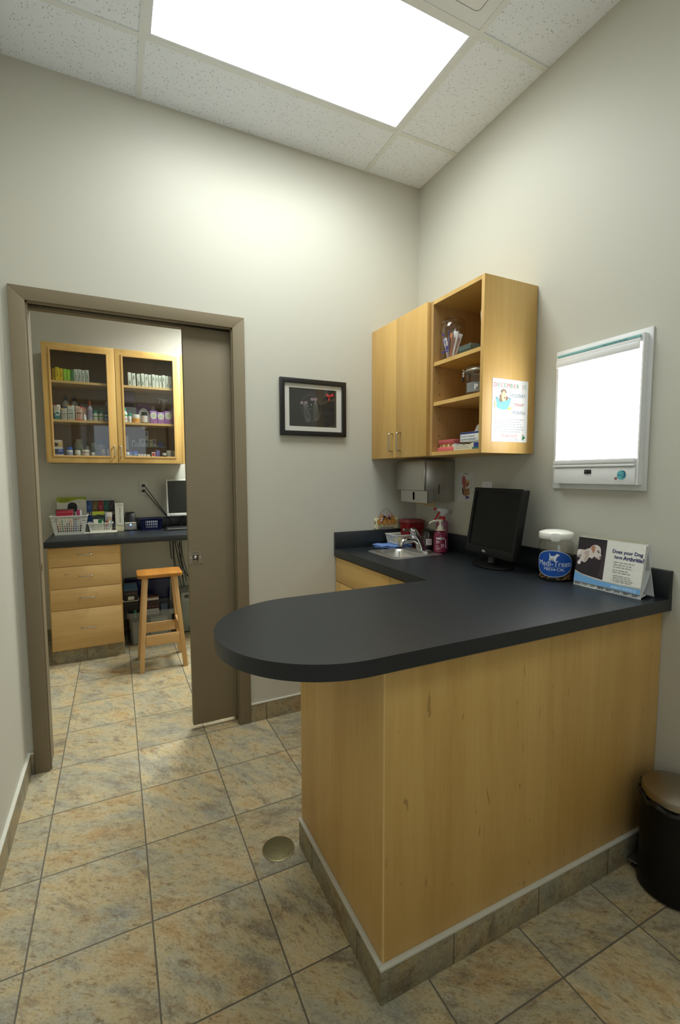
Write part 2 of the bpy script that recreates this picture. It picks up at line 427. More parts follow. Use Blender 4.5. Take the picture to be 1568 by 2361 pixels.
for y in ys[1:-1]:
    m.box(XL, y-g, H+.0004, GX-LW-g, y+g, H+.006, TBAR); m.box(GX-LW+g, y-g, H+.0004, GX-g, y+g, H+.006, TBAR); m.box(GX+g, y-g, H+.0004, 0, y+g, H+.006, TBAR)
struct(m, 'trim_1')
m = MB(); m.box(-3.3, .121, HB, .4, YB, HB+.05, M_ceil); struct(m, 'ceiling_rear')

def troffer(a, label, strength, z=H, watts=0, spread=120):
    x0, y0, x1, y1 = a; cx, cy = (x0+x1)/2, (y0+y1)/2
    t = thing('ceiling_light', label, 'light', (cx, cy, z))
    w, d = (x1-x0)/2-.012, (y1-y0)/2-.012
    f = MB()
    f.prism([(-w,-d),(w,-d),(w,d),(-w,d)], .002, .014, WHITEG, holes=[[(-w+.018,-d+.014),(w-.018,-d+.014),(w-.018,d-.014),(-w+.018,d-.014)]])
    f.box(-w, -d, .03, w, d, .12, WHITEG)
    for q in (-1, 1):
        f.box(q*(w-.018), -d, .012, q*w, d, .032, WHITEG); f.box(-w, q*(d-.014), .012, w, q*d, .032, WHITEG)
    f.build('frame', t)
    e = MB(); e.box(-w+.0185, -d+.0145, .008, w-.0185, d-.0145, .012, emit('lit_diffuser_%d' % int(strength*10), (.95, 1, .985), strength)); e.build('diffuser', t)
    if watts:
        la = bpy.data.lights.new('fluorescent_tubes', 'AREA'); la.shape = 'RECTANGLE'; la.size = 2*w-.04; la.size_y = 2*d-.03; la.energy = watts; la.spread = math.radians(spread); la.color = (.95, 1, .985)
        lo = bpy.data.objects.new('fluorescent_tubes', la); COL.objects.link(lo); lo.parent = t; lo.location = (0, 0, .0072)
    return t
troffer(L1, 'large glowing white ceiling light panel beside the air diffuser', S_MAIN, H, W_MAIN, 150)
troffer(L2, 'added second ceiling light panel out of view behind the viewer', S_BACK, H, W_BACK, 150)  # added out of view to lift the peninsula front and the ceiling
troffer((-1.1, .75, -.5, 1.65), 'ceiling light panel in the room beyond the doorway', S_REAR, HB-.02, W_REAR, 150)
# air diffuser
t = thing('air_diffuser', 'square white ceiling air diffuser beside the glowing light panel', 'air vent', ((V1[0]+V1[2])/2, (V1[1]+V1[3])/2, H))
f = MB(); d = LD/2-.012
f.prism(rect_pts((-d,-d,d,d)), .002, .012, WHITEG, holes=[rr(-d+.05,-d+.05,d-.05,d-.05,.02)])
f.box(-d, -d, .03, d, d, .06, WHITEG); f.build('frame', t)
f = MB(); f.prism(rr(-d+.058,-d+.058,d-.058,d-.058,.018), -.004, .006, P((232,234,236), .4)); f.build('plaque', t)

# baseboards (tile strip + metal edge) and door trim
def baseboard(name, x0, y0, x1, y1, mat, edge):
    b = MB(); b.box(x0, y0, 0, x1, y1, .098, mat); o = struct(b, name)
    e = MB(); e.box(edge[0], edge[1], .098, edge[2], edge[3], .104, TRIMW); e.build('edge_strip', o)
baseboard('baseboard_back', -1.10, -.011, -.60, 0, M_base_x, (-1.10, -.0125, -.60, 0))
baseboard('baseboard_back_corner', XL+.012, -.011, -2.116, 0, M_base_x, (XL+.012, -.0125, -2.116, 0))
baseboard('baseboard_left', XL, YF, XL+.011, 0, M_base_y, (XL, YF, XL+.0125, 0))
baseboard('baseboard_right', -.011, YF, 0, -1.53, M_base_y, (-.0125, YF, 0, -1.53))
baseboard('baseboard_rear', -3.3, YB-.011, .4, YB, M_base_x, (-3.3, YB-.0125, .4, YB))
# steel door frame: casing with mitred corners, jambs, head, pocket lips
m = MB(); q = .056; CW = .0
def casing(yf, yb):
    o0, o1, oz = DX0-.060, DX1+.062, DZ+.058
    A = FR(0, 0, 0)
    for pts in ([(o0,0),(DX0,0),(DX0,DZ),(o0,oz)], [(o0,oz),(DX0,DZ),(DX1,DZ),(o1,oz)], [(DX1,0),(o1,0),(o1,oz),(DX1,DZ)]):
        m.prism(pts, -yf, -yb, M_doorpaint, A, bev=.002)
casing(-.014, 0); casing(.12, .134)
m.box(DX0-.02, .0, 0, DX0, .12, DZ+.02, M_doorpaint); m.box(DX0, .0, DZ, DX1, .034, DZ+.02, M_doorpaint); m.box(DX0, .09, DZ, DX1, .12, DZ+.02, M_doorpaint)
m.box(DX0, .034, DZ+.012, DX1, .09, DZ+.02, BLACK)
m.box(DX1, .0, 0, DX1+.02, .034, DZ+.02, M_doorpaint); m.box(DX1, .09, 0, DX1+.02, .12, DZ+.02, M_doorpaint)
m.box(DX0, -.002, DZ-.006, DX1, .008, DZ, M_doorpaint); m.box(DX1-.006, -.002, 0, DX1, .008, DZ, M_doorpaint); m.box(DX0, -.002, 0, DX0+.006, .008, DZ, M_doorpaint)
fr = struct(m, 'trim_2')
b = MB(); b.box(DX0, .05, .915, DX0+.0015, .074, .975, M_nickel); b.box(DX0+.001, .056, .93, DX0+.0022, .068, .96, BLACK); b.build('strike_plate', fr)
# pocket door, drawn half out of the wall
m = MB(); m.box(-1.402, .042, .03, -.51, .082, 2.118, M_doorpaint, .002)
dr = struct(m, 'door_1')
b = MB(); A = FR(-1.368, .042, .941)
b.prism(rr(-.034,-.034,.034,.034,.004), 0, .0022, M_nickel, A, holes=[rr(-.014,-.027,.014,.027,.002)])
b.box(-1.382, .0415, .914, -1.354, .0419, .968, BLACK)
b.prism(rr(-.0125,-.025,.0125,-.013,.001), .0005, .0026, M_chrome, A); b.prism(rr(-.0125,.012,.0125,.025,.001), .0005, .0018, M_nickel, A)
b.lathe([(0,.004),(.006,.0035),(.009,.001),(.009,0)], M_chrome, 16, A)
for q in (-.024, .024): b.lathe([(0,.0034),(.003,.003),(.004,.0022)], M_chrome, 12, A @ Matrix.Translation((q, 0, 0)))
b.build('latch', dr)

# ------------------------------------------------------------------ peninsula, worktop, sink cabinet
PX, PY0, PY1, ZU, ZT = -1.155, -.925, -1.503, .895, .937
t = thing('peninsula_cabinet', 'long maple faced peninsula base standing on a brown tile plinth', 'cabinet', (-.58, -1.2, 0))
off = (-.58, -1.2, 0)
b = MB(); b.box(PX+.018, PY1+.018, 0, -.002, PY0, ZU, maple_v); b.build('body', t, off)
b = MB(); b.box(PX+.003, PY1, .10, -.002, PY1+.018, ZU, maple_f, .0008); b.build('front_panel', t, off)
b = MB(); b.box(PX, PY1+.001, .10, PX+.018, PY0, ZU, maple_v, .0008); b.build('end_panel', t, off)
b = MB(); b.box(PX-.0005, PY1-.0006, .104, PX+.0035, PY1+.003, ZU, P((226,190,128), .4)); b.build('corner_edge', t, off)
b = MB(); b.box(PX-.012, PY1-.012, 0, -.013, PY1, .096, M_base_x, .0015); o = b.build('front_plinth', t, off)
b = MB(); b.box(PX-.0135, PY1-.0135, .096, -.0135, PY1, .104, TRIMW, .001); b.build('edge_strip', o, off)
b = MB(); b.box(PX-.012, PY1, 0, PX, PY0+.0, .096, M_base_y, .0015); o = b.build('end_plinth', t, off)
b = MB(); b.box(PX-.0135, PY1, .096, PX, PY0, .104, TRIMW, .001); b.build('edge_strip', o, off)

t = thing('sink_cabinet', 'maple base cabinet under the sink against the back wall', 'cabinet', (-.28, -.45, 0)); off = (-.28, -.45, 0)
b = MB(); b.box(-.555, -.92, .10, -.002, -.002, .745, maple_v); b.box(-.555, -.92, .745, -.52, -.002, ZU, maple_v); b.box(-.555, -.02, .745, -.002, -.002, ZU, maple_v); b.build('body', t, off)
b = MB(); b.box(-.5, -.92, 0, -.012, -.012, .10, M_base_y); b.build('plinth', t, off)
b = MB(); b.box(-.574, -.60, .746, -.556, -.004, .886, maple_y, .001); b.build('drawer_front', t, off)
for y0, y1 in ((-.298, -.004), (-.60, -.302)):
    b = MB(); b.box(-.574, y0, .105, -.556, y1, .742, maple_v, .001); b.build('door', t, off)
b = MB(); b.box(-.574, -.918, .105, -.556, -.604, .886, maple_v, .001); b.build('filler_panel', t, off)

RS = .3075; CYP = -1.2225
SNK = (-.462, -.468, -.142, -.165)
pts = [(0, 0), (-.585, 0), (-.585, -.903)]
a0 = [(-1.2+RS*math.cos(math.radians(a)), CYP+RS*1.0*math.sin(math.radians(a))) for a in range(90, 271, 4)]
pts += [(-.60, -.915)] + a0 + [(0, -1.53)]
t = thing('worktop', 'black wood grain worktop with rounded peninsula end and low splashback', 'worktop', (-.4, -.9, ZU)); off = (-.4, -.9, ZU)
b = MB(); hole = rr(SNK[0]+.012, SNK[1]+.012, SNK[2]-.012, SNK[3]-.012, .03)
b.prism(pts, ZU, ZT, M_lam, holes=[hole]); b.build('slab', t, off)
b = MB(); b.box(-.021, -1.53, ZT, 0, 0, 1.035, M_lam2, .0008); b.build('splashback', t, off)
b = MB(); b.box(-.585, -.021, ZT, -.021, 0, 1.035, M_lam, .0008); b.build('splashback', t, off)
b = MB(); b.box(-.585, -.916, ZT-.0002, -.021, -.9148, ZT+.0002, P((58,62,64), .5)); b.build('joint', t, off)

# sink
t = thing('sink', 'small square stainless steel sink set in the black worktop', 'sink', (-.30, -.32, ZT)); off = (-.30, -.32, ZT)
x0, y0, x1, y1 = SNK; bx0, by0, bx1, by1 = x0+.035, y0+.028, x1-.105, y1-.028
b = MB(); b.prism(rr(x0,y0,x1,y1,.035,8), ZT-.0005, ZT+.004, M_sinksteel, holes=[rr(bx0,by0,bx1,by1,.045,8)], bev=.0012); b.build('rim', t, off)
b = MB(); tb = bmesh.new(); rings = []
for ins, z in ((0, ZT+.003), (.006, ZT-.006), (.012, ZT-.10), (.03, ZT-.145), (.06, ZT-.152)):
    rings.append([tb.verts.new((x, y, z)) for x, y in rr(bx0+ins, by0+ins, bx1-ins, by1-ins, .045, 8)])
for A_, B_ in zip(rings, rings[1:]):
    for i in range(len(A_)): tb.faces.new((B_[i], B_[(i+1)%len(A_)], A_[(i+1)%len(A_)], A_[i]))
tb.faces.new(rings[-1]); bmesh.ops.reverse_faces(tb, faces=list(tb.faces)); b.merge(tb, M_sinksteel)
b.build('bowl', t, off)
b = MB(); b.lathe([(0,ZT-.1512),(.02,ZT-.1508),(.028,ZT-.149),(.03,ZT-.1515)], M_chrome, 24, TP((bx0+bx1)/2, (by0+by1)/2, 0)); b.build('drain_ring', t, off)
# faucet: base plate, slanted body, spout, lever
t = thing('faucet', 'chrome single lever faucet at the wall side of the sink', 'faucet', (-.195, -.325, ZT+.004))
b = MB(); b.prism(rr(-.032,-.075,.03,.075,.028,8), 0, .012, M_chrome, bev=.004); b.build('base_plate', t)
b = MB(); b.tube([(.0,0,.008),(-.006,0,.035),(-.022,0,.07),(-.044,0,.10),(-.052,0,.112)], [.028,.025,.023,.024,.020], M_chrome, 20); b.build('body', t)
b = MB(); b.tube([(-.018,0,.05),(-.05,0,.068),(-.09,0,.074),(-.120,0,.068),(-.132,0,.056),(-.134,0,.046)], [.018,.017,.016,.015,.0145,.014], M_chrome, 18, flat=.8); o = b.build('spout', t)
b = MB(); b.tube([(-.134,0,.048),(-.135,0,.036)], .0125, M_nickel, 16); b.build('aerator', o)
b = MB(); b.tube([(-.045,0,.108),(-.06,0,.122),(-.07,0,.124)], [.021,.018,.012], M_chrome, 16); b.tube([(-.06,0,.123),(-.09,0,.126),(-.118,0,.127)], [.007,.006,.009], M_chrome, 12); b.build('lever', t)

# ------------------------------------------------------------------ right wall: cupboards
def door_pull(lx, z, y, M=None): return pull(.0042, .028, .096, M_nickel, Matrix(((0,0,1,lx),(0,-1,0,y),(1,0,0,z),(0,0,0,1))))
t = thing('wall_cupboard', 'maple wall cupboard with two closed doors over the sink', 'cupboard', (0, 0, 1.465), RW)
b = MB(); b.box(.002, -.312, 0, .546, -.002, .745, maple_v); b.build('body', t)
for x0, x1, hx in ((.002, .2725, .238), (.2755, .544, .318)):
    b = MB(); b.box(x0, -.332, 0, x1, -.3135, .745, maple_v, .001); d = b.build('door', t)
    door_pull(hx, .085, -.332).build('handle', d)
t = thing('shelf_unit', 'open maple wall shelf unit holding jars beside the closed cupboard', 'shelf', (0, 0, 1.465), RW)
SX0, SX1 = .549, .913
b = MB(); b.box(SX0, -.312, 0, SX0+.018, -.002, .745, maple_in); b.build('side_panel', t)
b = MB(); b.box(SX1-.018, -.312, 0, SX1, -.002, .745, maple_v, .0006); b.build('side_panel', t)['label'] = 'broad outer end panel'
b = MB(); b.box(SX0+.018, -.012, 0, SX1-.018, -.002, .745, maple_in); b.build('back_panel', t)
b = MB(); b.box(SX0+.018, -.312, .727, SX1-.018, -.012, .745, maple_y); b.build('top_panel', t)
b = MB(); b.box(SX0+.018, -.312, 0, SX1-.018, -.012, .018, maple_y); b.build('bottom_panel', t)
for z in (.243, .435):
    b = MB(); b.box(SX0+.0185, -.306, z, SX1-.0185, -.0125, z+.018, maple_y); b.build('shelf', t)
    for lx in (SX0+.018, SX1-.026):
        for ly in (-.27, -.05):
            b = MB(); b.tube([(lx, ly, z-.004), (lx+.008, ly, z-.004)], .0035, M_nickel, 8); b.build('shelf_pin', t)
b = MB()
for z in (.10, .18, .30, .36, .52, .60):
    for ly in (-.27, -.05): b.tube([(SX0+.0175, ly, z), (SX0+.0186, ly, z)], .0028, BLACK, 8)
b.build('pin_hole', t)['kind'] = 'stuff'

# ---- things on the open shelves (local frame of the wall: x = -world y)
ZA, ZB, ZC = 1.918, 1.726, 1.483
t = thing('toothbrush_jar', 'clear lidded jar of wrapped brushes on the top open shelf', 'jar', (-.247, -.634, ZA), RW)
b = MB(); b.lathe([(0,.002),(.055,.002),(.058,.008),(.058,.15),(.052,.163),(.050,.168)], M_jar, 40); b.build('body', t)
b = MB(); b.lathe([(.053,.166),(.059,.168),(.059,.178),(.05,.187),(.03,.194),(.012,.197),(.012,.205),(0,.207)], M_jar, 40); b.build('lid', t)
b = MB(); PUR = P((58,46,120), .5); A = Matrix.Rotation(.2, 4, 'Z') @ FR(0, 0, .07)
for (x0, y0, x1, y1) in ((.018,-.03,.021,.06), (-.025,-.04,.02,-.033), (-.02,.04,-.004,.05), (.005,-.03,.018,-.012)):
    n = 6; pts2 = [(x0+(x1-x0)*i/n, y0) for i in range(n+1)]+[(x1-(x1-x0)*i/n, y1) for i in range(n+1)]
    tm = bmesh.new(); vs = [tm.verts.new((.0585*math.sin(x/.0585), y, .0585*math.cos(x/.0585))) for x, y in pts2]; 
    for i in range(n): tm.faces.new((vs[i], vs[i+1], vs[2*n-i], vs[2*n+1-i]))
    b.merge(tm, PUR, A)
b.lines(-.012, .014, [.028,.02,.012,.004], .004, PUR, A @ Matrix.Translation((0,0,.0565)), .001, 5)
b.build('printed_label', t)
for i, (a, tl, c) in enumerate(((-.5,.28,(232,232,236)), (-.1,.18,(214,140,110)), (.35,.22,(226,228,234)), (.1,-.3,(216,218,228)), (.7,.30,(232,230,236)), (-.9,-.2,(206,140,112)), (1.3,.15,(224,224,232)))):
    b = MB(); A = Matrix.Rotation(a*1.3, 4, 'Z') @ Matrix.Translation((0, -.02, .004)) @ Matrix.Rotation(tl, 4, 'Y')
    b.box(-.011, -.0012, 0, .011, .0012, .112+.008*(i % 3), P(c, .3), .0008, M=A)
    b.tube([(0,-.003,.01),(0,-.003,.10)], .0022, P((90,96,120) if i % 2 else (206,128,92), .4), 6, M=A)
    o = solo(b, 'wrapped_brush', 'wrapped toothbrush leaning inside the clear lidded jar', 'toothbrush', (-.247, -.634, ZA), RW, 'wrapped brushes in the jar')
b = MB(); b.box(.738, -.300, 0, .822, -.13, .034, P((64,76,70), .35), .004); b.box(.743, -.3008, .014, .818, -.300, .019, P((94,108,100), .4)); solo(b, 'case', 'flat dark green case lying on the top open shelf', 'case', (0, 0, ZA), RW)
b = MB(); b.lathe([(0,0),(.026,0),(.027,.05),(.027,.11),(.032,.125),(.034,.155),(.032,.175),(.027,.185),(0,.187)], P((226,224,212), .4), 24, TP(.861, -.238, 0)); solo(b, 'bottle', 'white bottle half hidden at the right of the top open shelf', 'bottle', (0, 0, ZA), RW)
t = thing('canister', 'clear clamp lid canister with letter label on the middle open shelf', 'canister', (-.235, -.805, ZB), RW)
b = MB(); b.lathe([(0,.002),(.058,.002),(.061,.006),(.061,.108),(.060,.112)], M_jar, 40); b.build('body', t)
b = MB(); b.lathe([(.060,.114),(.063,.115),(.063,.122),(.055,.132),(.03,.138),(0,.140)], M_jar, 40); b.build('lid', t)
b = MB(); b.lathe([(.0615,.104),(.0628,.106),(.0628,.112),(.0615,.114)], M_nickel, 40); b.build('band', t)
b = MB(); A = Matrix.Rotation(-.68, 4, 'Z')
b.tube([(-.006,-.064,.112),(-.006,-.072,.118),(.006,-.072,.118),(.006,-.064,.112)], .0018, M_nickel, 8, M=A); b.box(-.006, -.073, .085, .006, -.064, .108, M_nickel, .002, M=A); b.tube([(0,-.069,.086),(0,-.070,.066)], .004, BLACK, 8, M=A); b.build('clasp', t)
b = MB(); GL = P((124,128,126), .5); A = Matrix.Rotation(.83, 4, 'Z') @ FR(0, 0, .032)
tm = bmesh.new(); n = 14
for i in range(n):
    a, a2 = (-1.0+2.0*i/n), (-1.0+2.0*(i+1)/n)
    tm.faces.new([tm.verts.new((.0616*math.sin(q), y, .0616*math.cos(q))) for q, y in ((a,-.02),(a2,-.02),(a2,.022),(a,.022))])
b.merge(tm, GL, A); b.text('P', -.012, 0, .030, P((232,232,228), .5), A @ Matrix.Translation((0,0,.0616)), wrap=.0618, bold=.0012); b.build('label', t)
# dental model, paste boxes
t = thing('dental_model', 'pink gum model with gold teeth on the bottom open shelf', 'dental model', (-.265, -.645, ZC), RW)
GUM = P((196,96,98), .3)
b = MB(); b.hexa((-.066,-.03,.066,.035), (-.058,-.026,.058,.03), 0, .022, GUM, bev=.006); b.build('lower_gum', t)
b = MB(); b.hexa((-.055,-.022,.055,.03), (-.06,-.026,.06,.034), .032, .056, GUM, bev=.006); b.build('upper_gum', t)
GOLD = NT('gold_teeth'); GOLD.bsdf(lin((206,166,78)), .25, .8); GOLD = GOLD.m
for i in range(10):
    x = -.05+.011*i; b = MB(); b.lathe([(0,.0),(.0048,.002),(.0058,.010),(.0045,.015),(0,.0165)], GOLD if i % 3 else P((232,220,180), .3), 12, TP(x, -.018+.14*(x*x)/.05, .0185)); b.build('tooth', t)
BWH = P((226,228,222), .5); NAVY = P((36,52,128), .5); TEAL = P((40,110,110), .5)
t = thing('paste_box', 'white open box with torn front lying lowest on the bottom open shelf', 'box', (-.262, -.79, ZC), RW)
b = MB(); b.box(-.075, -.035, 0, .098, .08, .002, BWH); b.box(-.075, .078, 0, .098, .08, .038, BWH); b.box(-.075, -.035, 0, -.073, .08, .034, BWH); b.box(.096, -.035, 0, .098, .08, .038, BWH)
b.prism([(-.075,0),(.098,0),(.098,.034),(.05,.03),(.03,.024),(.012,.026),(-.005,.022),(-.03,.026),(-.05,.021),(-.075,.03)], .034, .036, P((204,200,178), .55), FR(0,0,0)); A = FR(0, -.036, 0); b.rect(.05, .002, .098, .010, TEAL, A); b.rect(.06, .010, .098, .03, NAVY, A); b.lines(-.06, .03, [.017,.009], .004, GREYINK, A, seed=9); b.build('tray', t)
b = MB(); b.prism([(-.075,0),(-.115,.012),(-.1,.03),(-.075,.03)], .0, .002, BWH, FR(0, -.02, .002)); b.build('flap', t)
t = thing('paste_box', 'white and blue toothpaste carton lying on top of the open box', 'carton', (-.262, -.79, ZC+.0385), RW)
b = MB(); b.box(-.05, -.02, 0, .098, .075, .042, BWH, .001); A = FR(0, -.0202, 0); b.rect(-.05, .034, .098, .0415, NAVY, A); b.text('Enzymatic Toothpaste', -.046, .024, .0105, P((70,80,140), .6), A, 'LEFT'); b.text('Dentifrice Enzymatique', -.046, .010, .0105, P((70,80,140), .6), A, 'LEFT')
b.build('carton', t)
b = MB(); b.prism([(-.03,0),(.098,0),(.098,.058),(.02,.05),(-.015,.035)], 0, .0015, P((206,204,200), .6), FR(0, .045, .0415, 0, .12)); b.build('raised_flap', t)

# notice on the end panel
NX, NY, NZ = -.152, -.9137, 1.515
b = MB(); b.box(-.106, -.0006, 0, .106, 0, .271, P((236,238,236), .6)); A = FR(0, -.0007, 0); RD, GN, TL = P((206,120,120), .6), P((110,170,130), .6), P((126,150,170), .6)
x = -.088
for i, ch in enumerate('DECEMBER'): b.text(ch, x+i*.0185, .243, .026, RD if i % 2 == 0 else GN, A)
for i, ch in enumerate('IS'): b.text(ch, .074+i*.014, .243, .026, RD if i == 0 else GN, A)
b.text('HOLIDAY', .044, .203, .022, TL, A); b.text('"SPAW"', .052, .163, .019, RD, A); b.text('MONTH', .052, .128, .021, TL, A)
b.lines(-.092, .094, [.099,.088,.077,.066,.055,.045], .0045, P((176,180,184), .6), A, seed=3)
b.text('Book early!', 0, .0275, .021, P((214,150,150), .6), A); b.lines(-.09, .06, [.0125,.005], .0035, P((184,186,190), .6), A, seed=4)
TUB, TUB2, HAIR, SKIN = P((122,190,200), .6), P((96,160,176), .6), P((146,120,96), .6), P((222,196,166), .6)
b.poly([(-.086,.190),(-.078,.146),(-.05,.138),(-.012,.142),(.002,.186)], TUB, A, .0006); b.poly(ell(-.042,.188,.044,.007), TUB2, A, .0009)
b.poly(ell(-.062,.188,.014,.005), P((240,244,244), .6), A, .0012); b.poly(ell(-.02,.186,.012,.004), P((240,244,244), .6), A, .0012)
b.poly(ell(-.056,.187,.010,.016), HAIR, A, .0014); b.poly(ell(-.023,.189,.008,.009), HAIR, A, .0014); b.poly(ell(-.041,.197,.013,.024), SKIN, A, .0016); b.poly([(-.058,.212),(-.052,.224),(-.04,.228),(-.028,.222),(-.024,.206),(-.031,.212),(-.04,.222),(-.049,.212)], HAIR, A, .0018)
b.poly(ell(-.036,.190,.0025,.003), INK, A, .002); b.poly(ell(-.006,.146,.012,.006), P((228,204,120), .6), A, .0012); b.poly(ell(-.088,.160,.006,.017), P((226,216,170), .6), A, .0012)
b.poly([(.076,.022),(.083,.03),(.09,.025),(.096,.02),(.09,.017),(.084,.013),(.078,.009),(.076,.016)], P((60,140,76), .6), A, .0008); b.poly(ell(.079,.031,.003,.003), P((150,70,70), .6), A, .001)
solo(b, 'notice', 'white holiday notice with bathing dog picture taped to shelf end panel', 'notice', (NX, NY, NZ))
# ------------------------------------------------------------------ on the right wall
t = thing('towel_dispenser', 'brushed steel paper towel dispenser under the wall cupboard', 'towel dispenser', (-.001, -.25, 1.215), RW)
# local x = -world y - .25 ... front at y=-.205
b = MB(); b.box(-.125, -.196, .006, .118, 0, .232, M_steel, .002); b.build('body', t)
b = MB(); b.box(-.150, -.214, .068, .122, -.197, .232, M_steel, .002); o = b.build('door', t)
b = MB(); b.lathe([(.006,.001),(.006,.003),(.004,.0035),(0,.003)], M_chrome, 16, FR(.092, -.214, .148)); b.lathe([(.011,0),(.011,.002),(.006,.0026)], M_nickel, 20, FR(.092, -.214, .148)); b.rect(-.0006,-.003,.0006,.003, BLACK, FR(.092, -.214, .148), .0038); b.build('lock', o)
b = MB(); b.prism(rr(-.112,.0,.145,.066,.003), 0, .004, M_steel, FR(0, -.203, 0), holes=[rr(.006,.012,.026,.060,.0098,5)]); b.box(-.112, -.203, 0, -.108, -.19, .066, M_steel); b.box(.141, -.207, 0, .145, -.17, .066, M_steel); b.build('lower_front', t)
b = MB(); b.box(-.098, -.1985, .006, .14, -.1965, .064, BLACK); b.build('dark_gap', t)
b = MB(); b.box(.1182, -.112, .05, .1186, -.106, .10, BLACK); b.build('refill_slot', t)
b = MB(); b.prism([(-.170,-.012),(.058,-.027),(.058,.012),(-.170,.012)], 0, .004, P((186,160,118), .7), FR(0.02, -.105, 0)); b.build('paper_towel', t)

t = thing('anatomy_card', 'small white card with red anatomy drawing beside the towel dispenser', 'card', (-.0001, -.4625, 1.222), RW)
b = MB(); b.prism(rr(-.066,0,.066,.16,.006), 0, .0012, P((206,206,202), .35), FR(0, 0, 0)); b.build('card', t)
b = MB(); A = FR(0, -.0013, 0); PK, TAN, DK, MAR = P((176,94,90), .5), P((196,166,110), .5), P((72,50,58), .5), P((136,60,52), .5)
b.poly([(-.015,.146),(-.005,.135),(.004,.112),(.004,.09),(-.006,.07),(-.018,.078),(-.03,.1),(-.032,.125),(-.024,.138)], PK, A)
b.poly([(-.028,.082),(-.02,.078),(-.015,.05),(-.015,.034),(-.022,.04),(-.028,.055)], DK, A, .0005)
b.poly([(.006,.11),(.012,.12),(.022,.121),(.031,.113),(.031,.1),(.022,.095),(.012,.08),(.002,.08)], TAN, A, .0006); b.poly([(.008,.086),(.01,.1),(.02,.105),(.027,.101),(.02,.09),(.009,.079)], MAR, A, .0008)
b.poly([(-.018,.072),(-.004,.076),(.012,.07),(.031,.078),(.031,.04),(.012,.034),(-.008,.032),(-.016,.038)], P((150,112,76), .5), A, .0005)
for i in range(4): b.stroke([(-.012+.008*i,.036),(-.013+.008*i,.05),(-.008+.007*i,.062)], .0028, P((208,180,120) if i % 2 else (110,60,50), .5), A, .0009)
b.poly(ell(.018,.066,.005,.004), P((110,120,100), .5), A, .0009); b.poly(ell(.02,.05,.007,.009), P((188,118,92), .5), A, .001)
b.rect(.0, .018, .027, .031, P((70,62,128), .5), A); b.text('CANINE EAR', -.002, .153, .0075, INK, A)
b.lines(-.06, -.04, [.145-.0095*i for i in range(12)], .003, GREYINK, A, seed=6); b.lines(.04, .058, [.125-.0095*i for i in range(9)], .003, GREYINK, A, seed=7); b.lines(-.02, .02, [.010], .003, GREYINK, A, seed=8)
b.build('drawing', t)
t = thing('wall_plate', 'white blank wall plate just behind the black monitor', 'wall plate', (-.0005, -.628, 1.22), RW)
b = MB(); b.box(-.0365, -.006, 0, .0365, 0, .115, WHITEG, .0025); b.lathe([(0,.0015),(.003,.001),(.0035,0)], M_nickel, 10, FR(0, -.006, .10)); b.build('plate', t)

t = thing('light_box', 'glowing white x-ray light box on the right wall', 'light box', (-.0005, -1.2285, 1.31), RW)
ENAM = P((232,233,232), .25)
b = MB(); b.box(-.1985, -.008, 0, .1985, 0, .581, ENAM, .001); b.build('back_plate', t)
b = MB(); b.prism([(-.168,.022),(.184,.022),(.184,.56),(-.168,.56)], .0085, .034, ENAM, FR(0, 0, 0), holes=[[(-.166,.118),(.178,.118),(.178,.530),(-.166,.530)]]); b.box(-.166, -.012, .118, .178, -.0085, .53, ENAM); b.build('housing', t)
b = MB(); b.box(-.1655, -.0345, .1185, .1775, -.0125, .5295, emit('lit_opal_screen', (1, 1, .98), S_BOX)); b.build('screen', t)
b = MB(); b.box(-.170, -.040, .531, .174, -.0345, .545, ENAM, .001); b.box(-.170, -.046, .505, .174, -.035, .531, ENAM, .002); o = b.build('film_clip', t)
b = MB(); b.box(-.169, -.0405, .5465, .174, -.035, .5545, P((130,186,184), .35)); A = FR(0, -.0406, 0); b.lines(.03, .15, [.5505], .004, P((84,140,142), .4), A, seed=2); b.build('teal_strip', o)
b = MB(); b.box(-.172, -.042, .104, .174, -.034, .12, ENAM, .0015); b.box(-.171, -.044, .090, .174, -.034, .099, ENAM, .0015); b.build('film_ledge', t)
b = MB(); b.box(-.167, -.0385, .0225, .176, -.0345, .088, ENAM, .001); o = b.build('control_panel', t)
b = MB(); A = FR(0, -.0388, 0); b.poly(ell(.127,.058,.0175,.0175), P((92,180,188), .4), A); b.text('3', .136, .059, .034, P((30,74,110), .4), A, bold=.0004); b.lines(.112,.135,[.057],.004,P((60,120,130),.4),A,.0008,2); b.rect(.100,.041,.111,.047,P((150,96,90),.5),A); b.rect(.100,.048,.112,.050,P((150,96,90),.5),A); b.rect(.113,.036,.15,.0365,P((190,192,192),.5),A); b.build('emblem', o)
b = MB(); b.box(-.024, -.0425, .063, .004, -.0385, .079, BLACK, .001); b.text('0', -.017, .071, .007, P((150,150,150)), FR(0, -.0425, 0)); b.text('1', -.004, .071, .007, P((150,150,150)), FR(0, -.0425, 0)); b.build('rocker_switch', o)

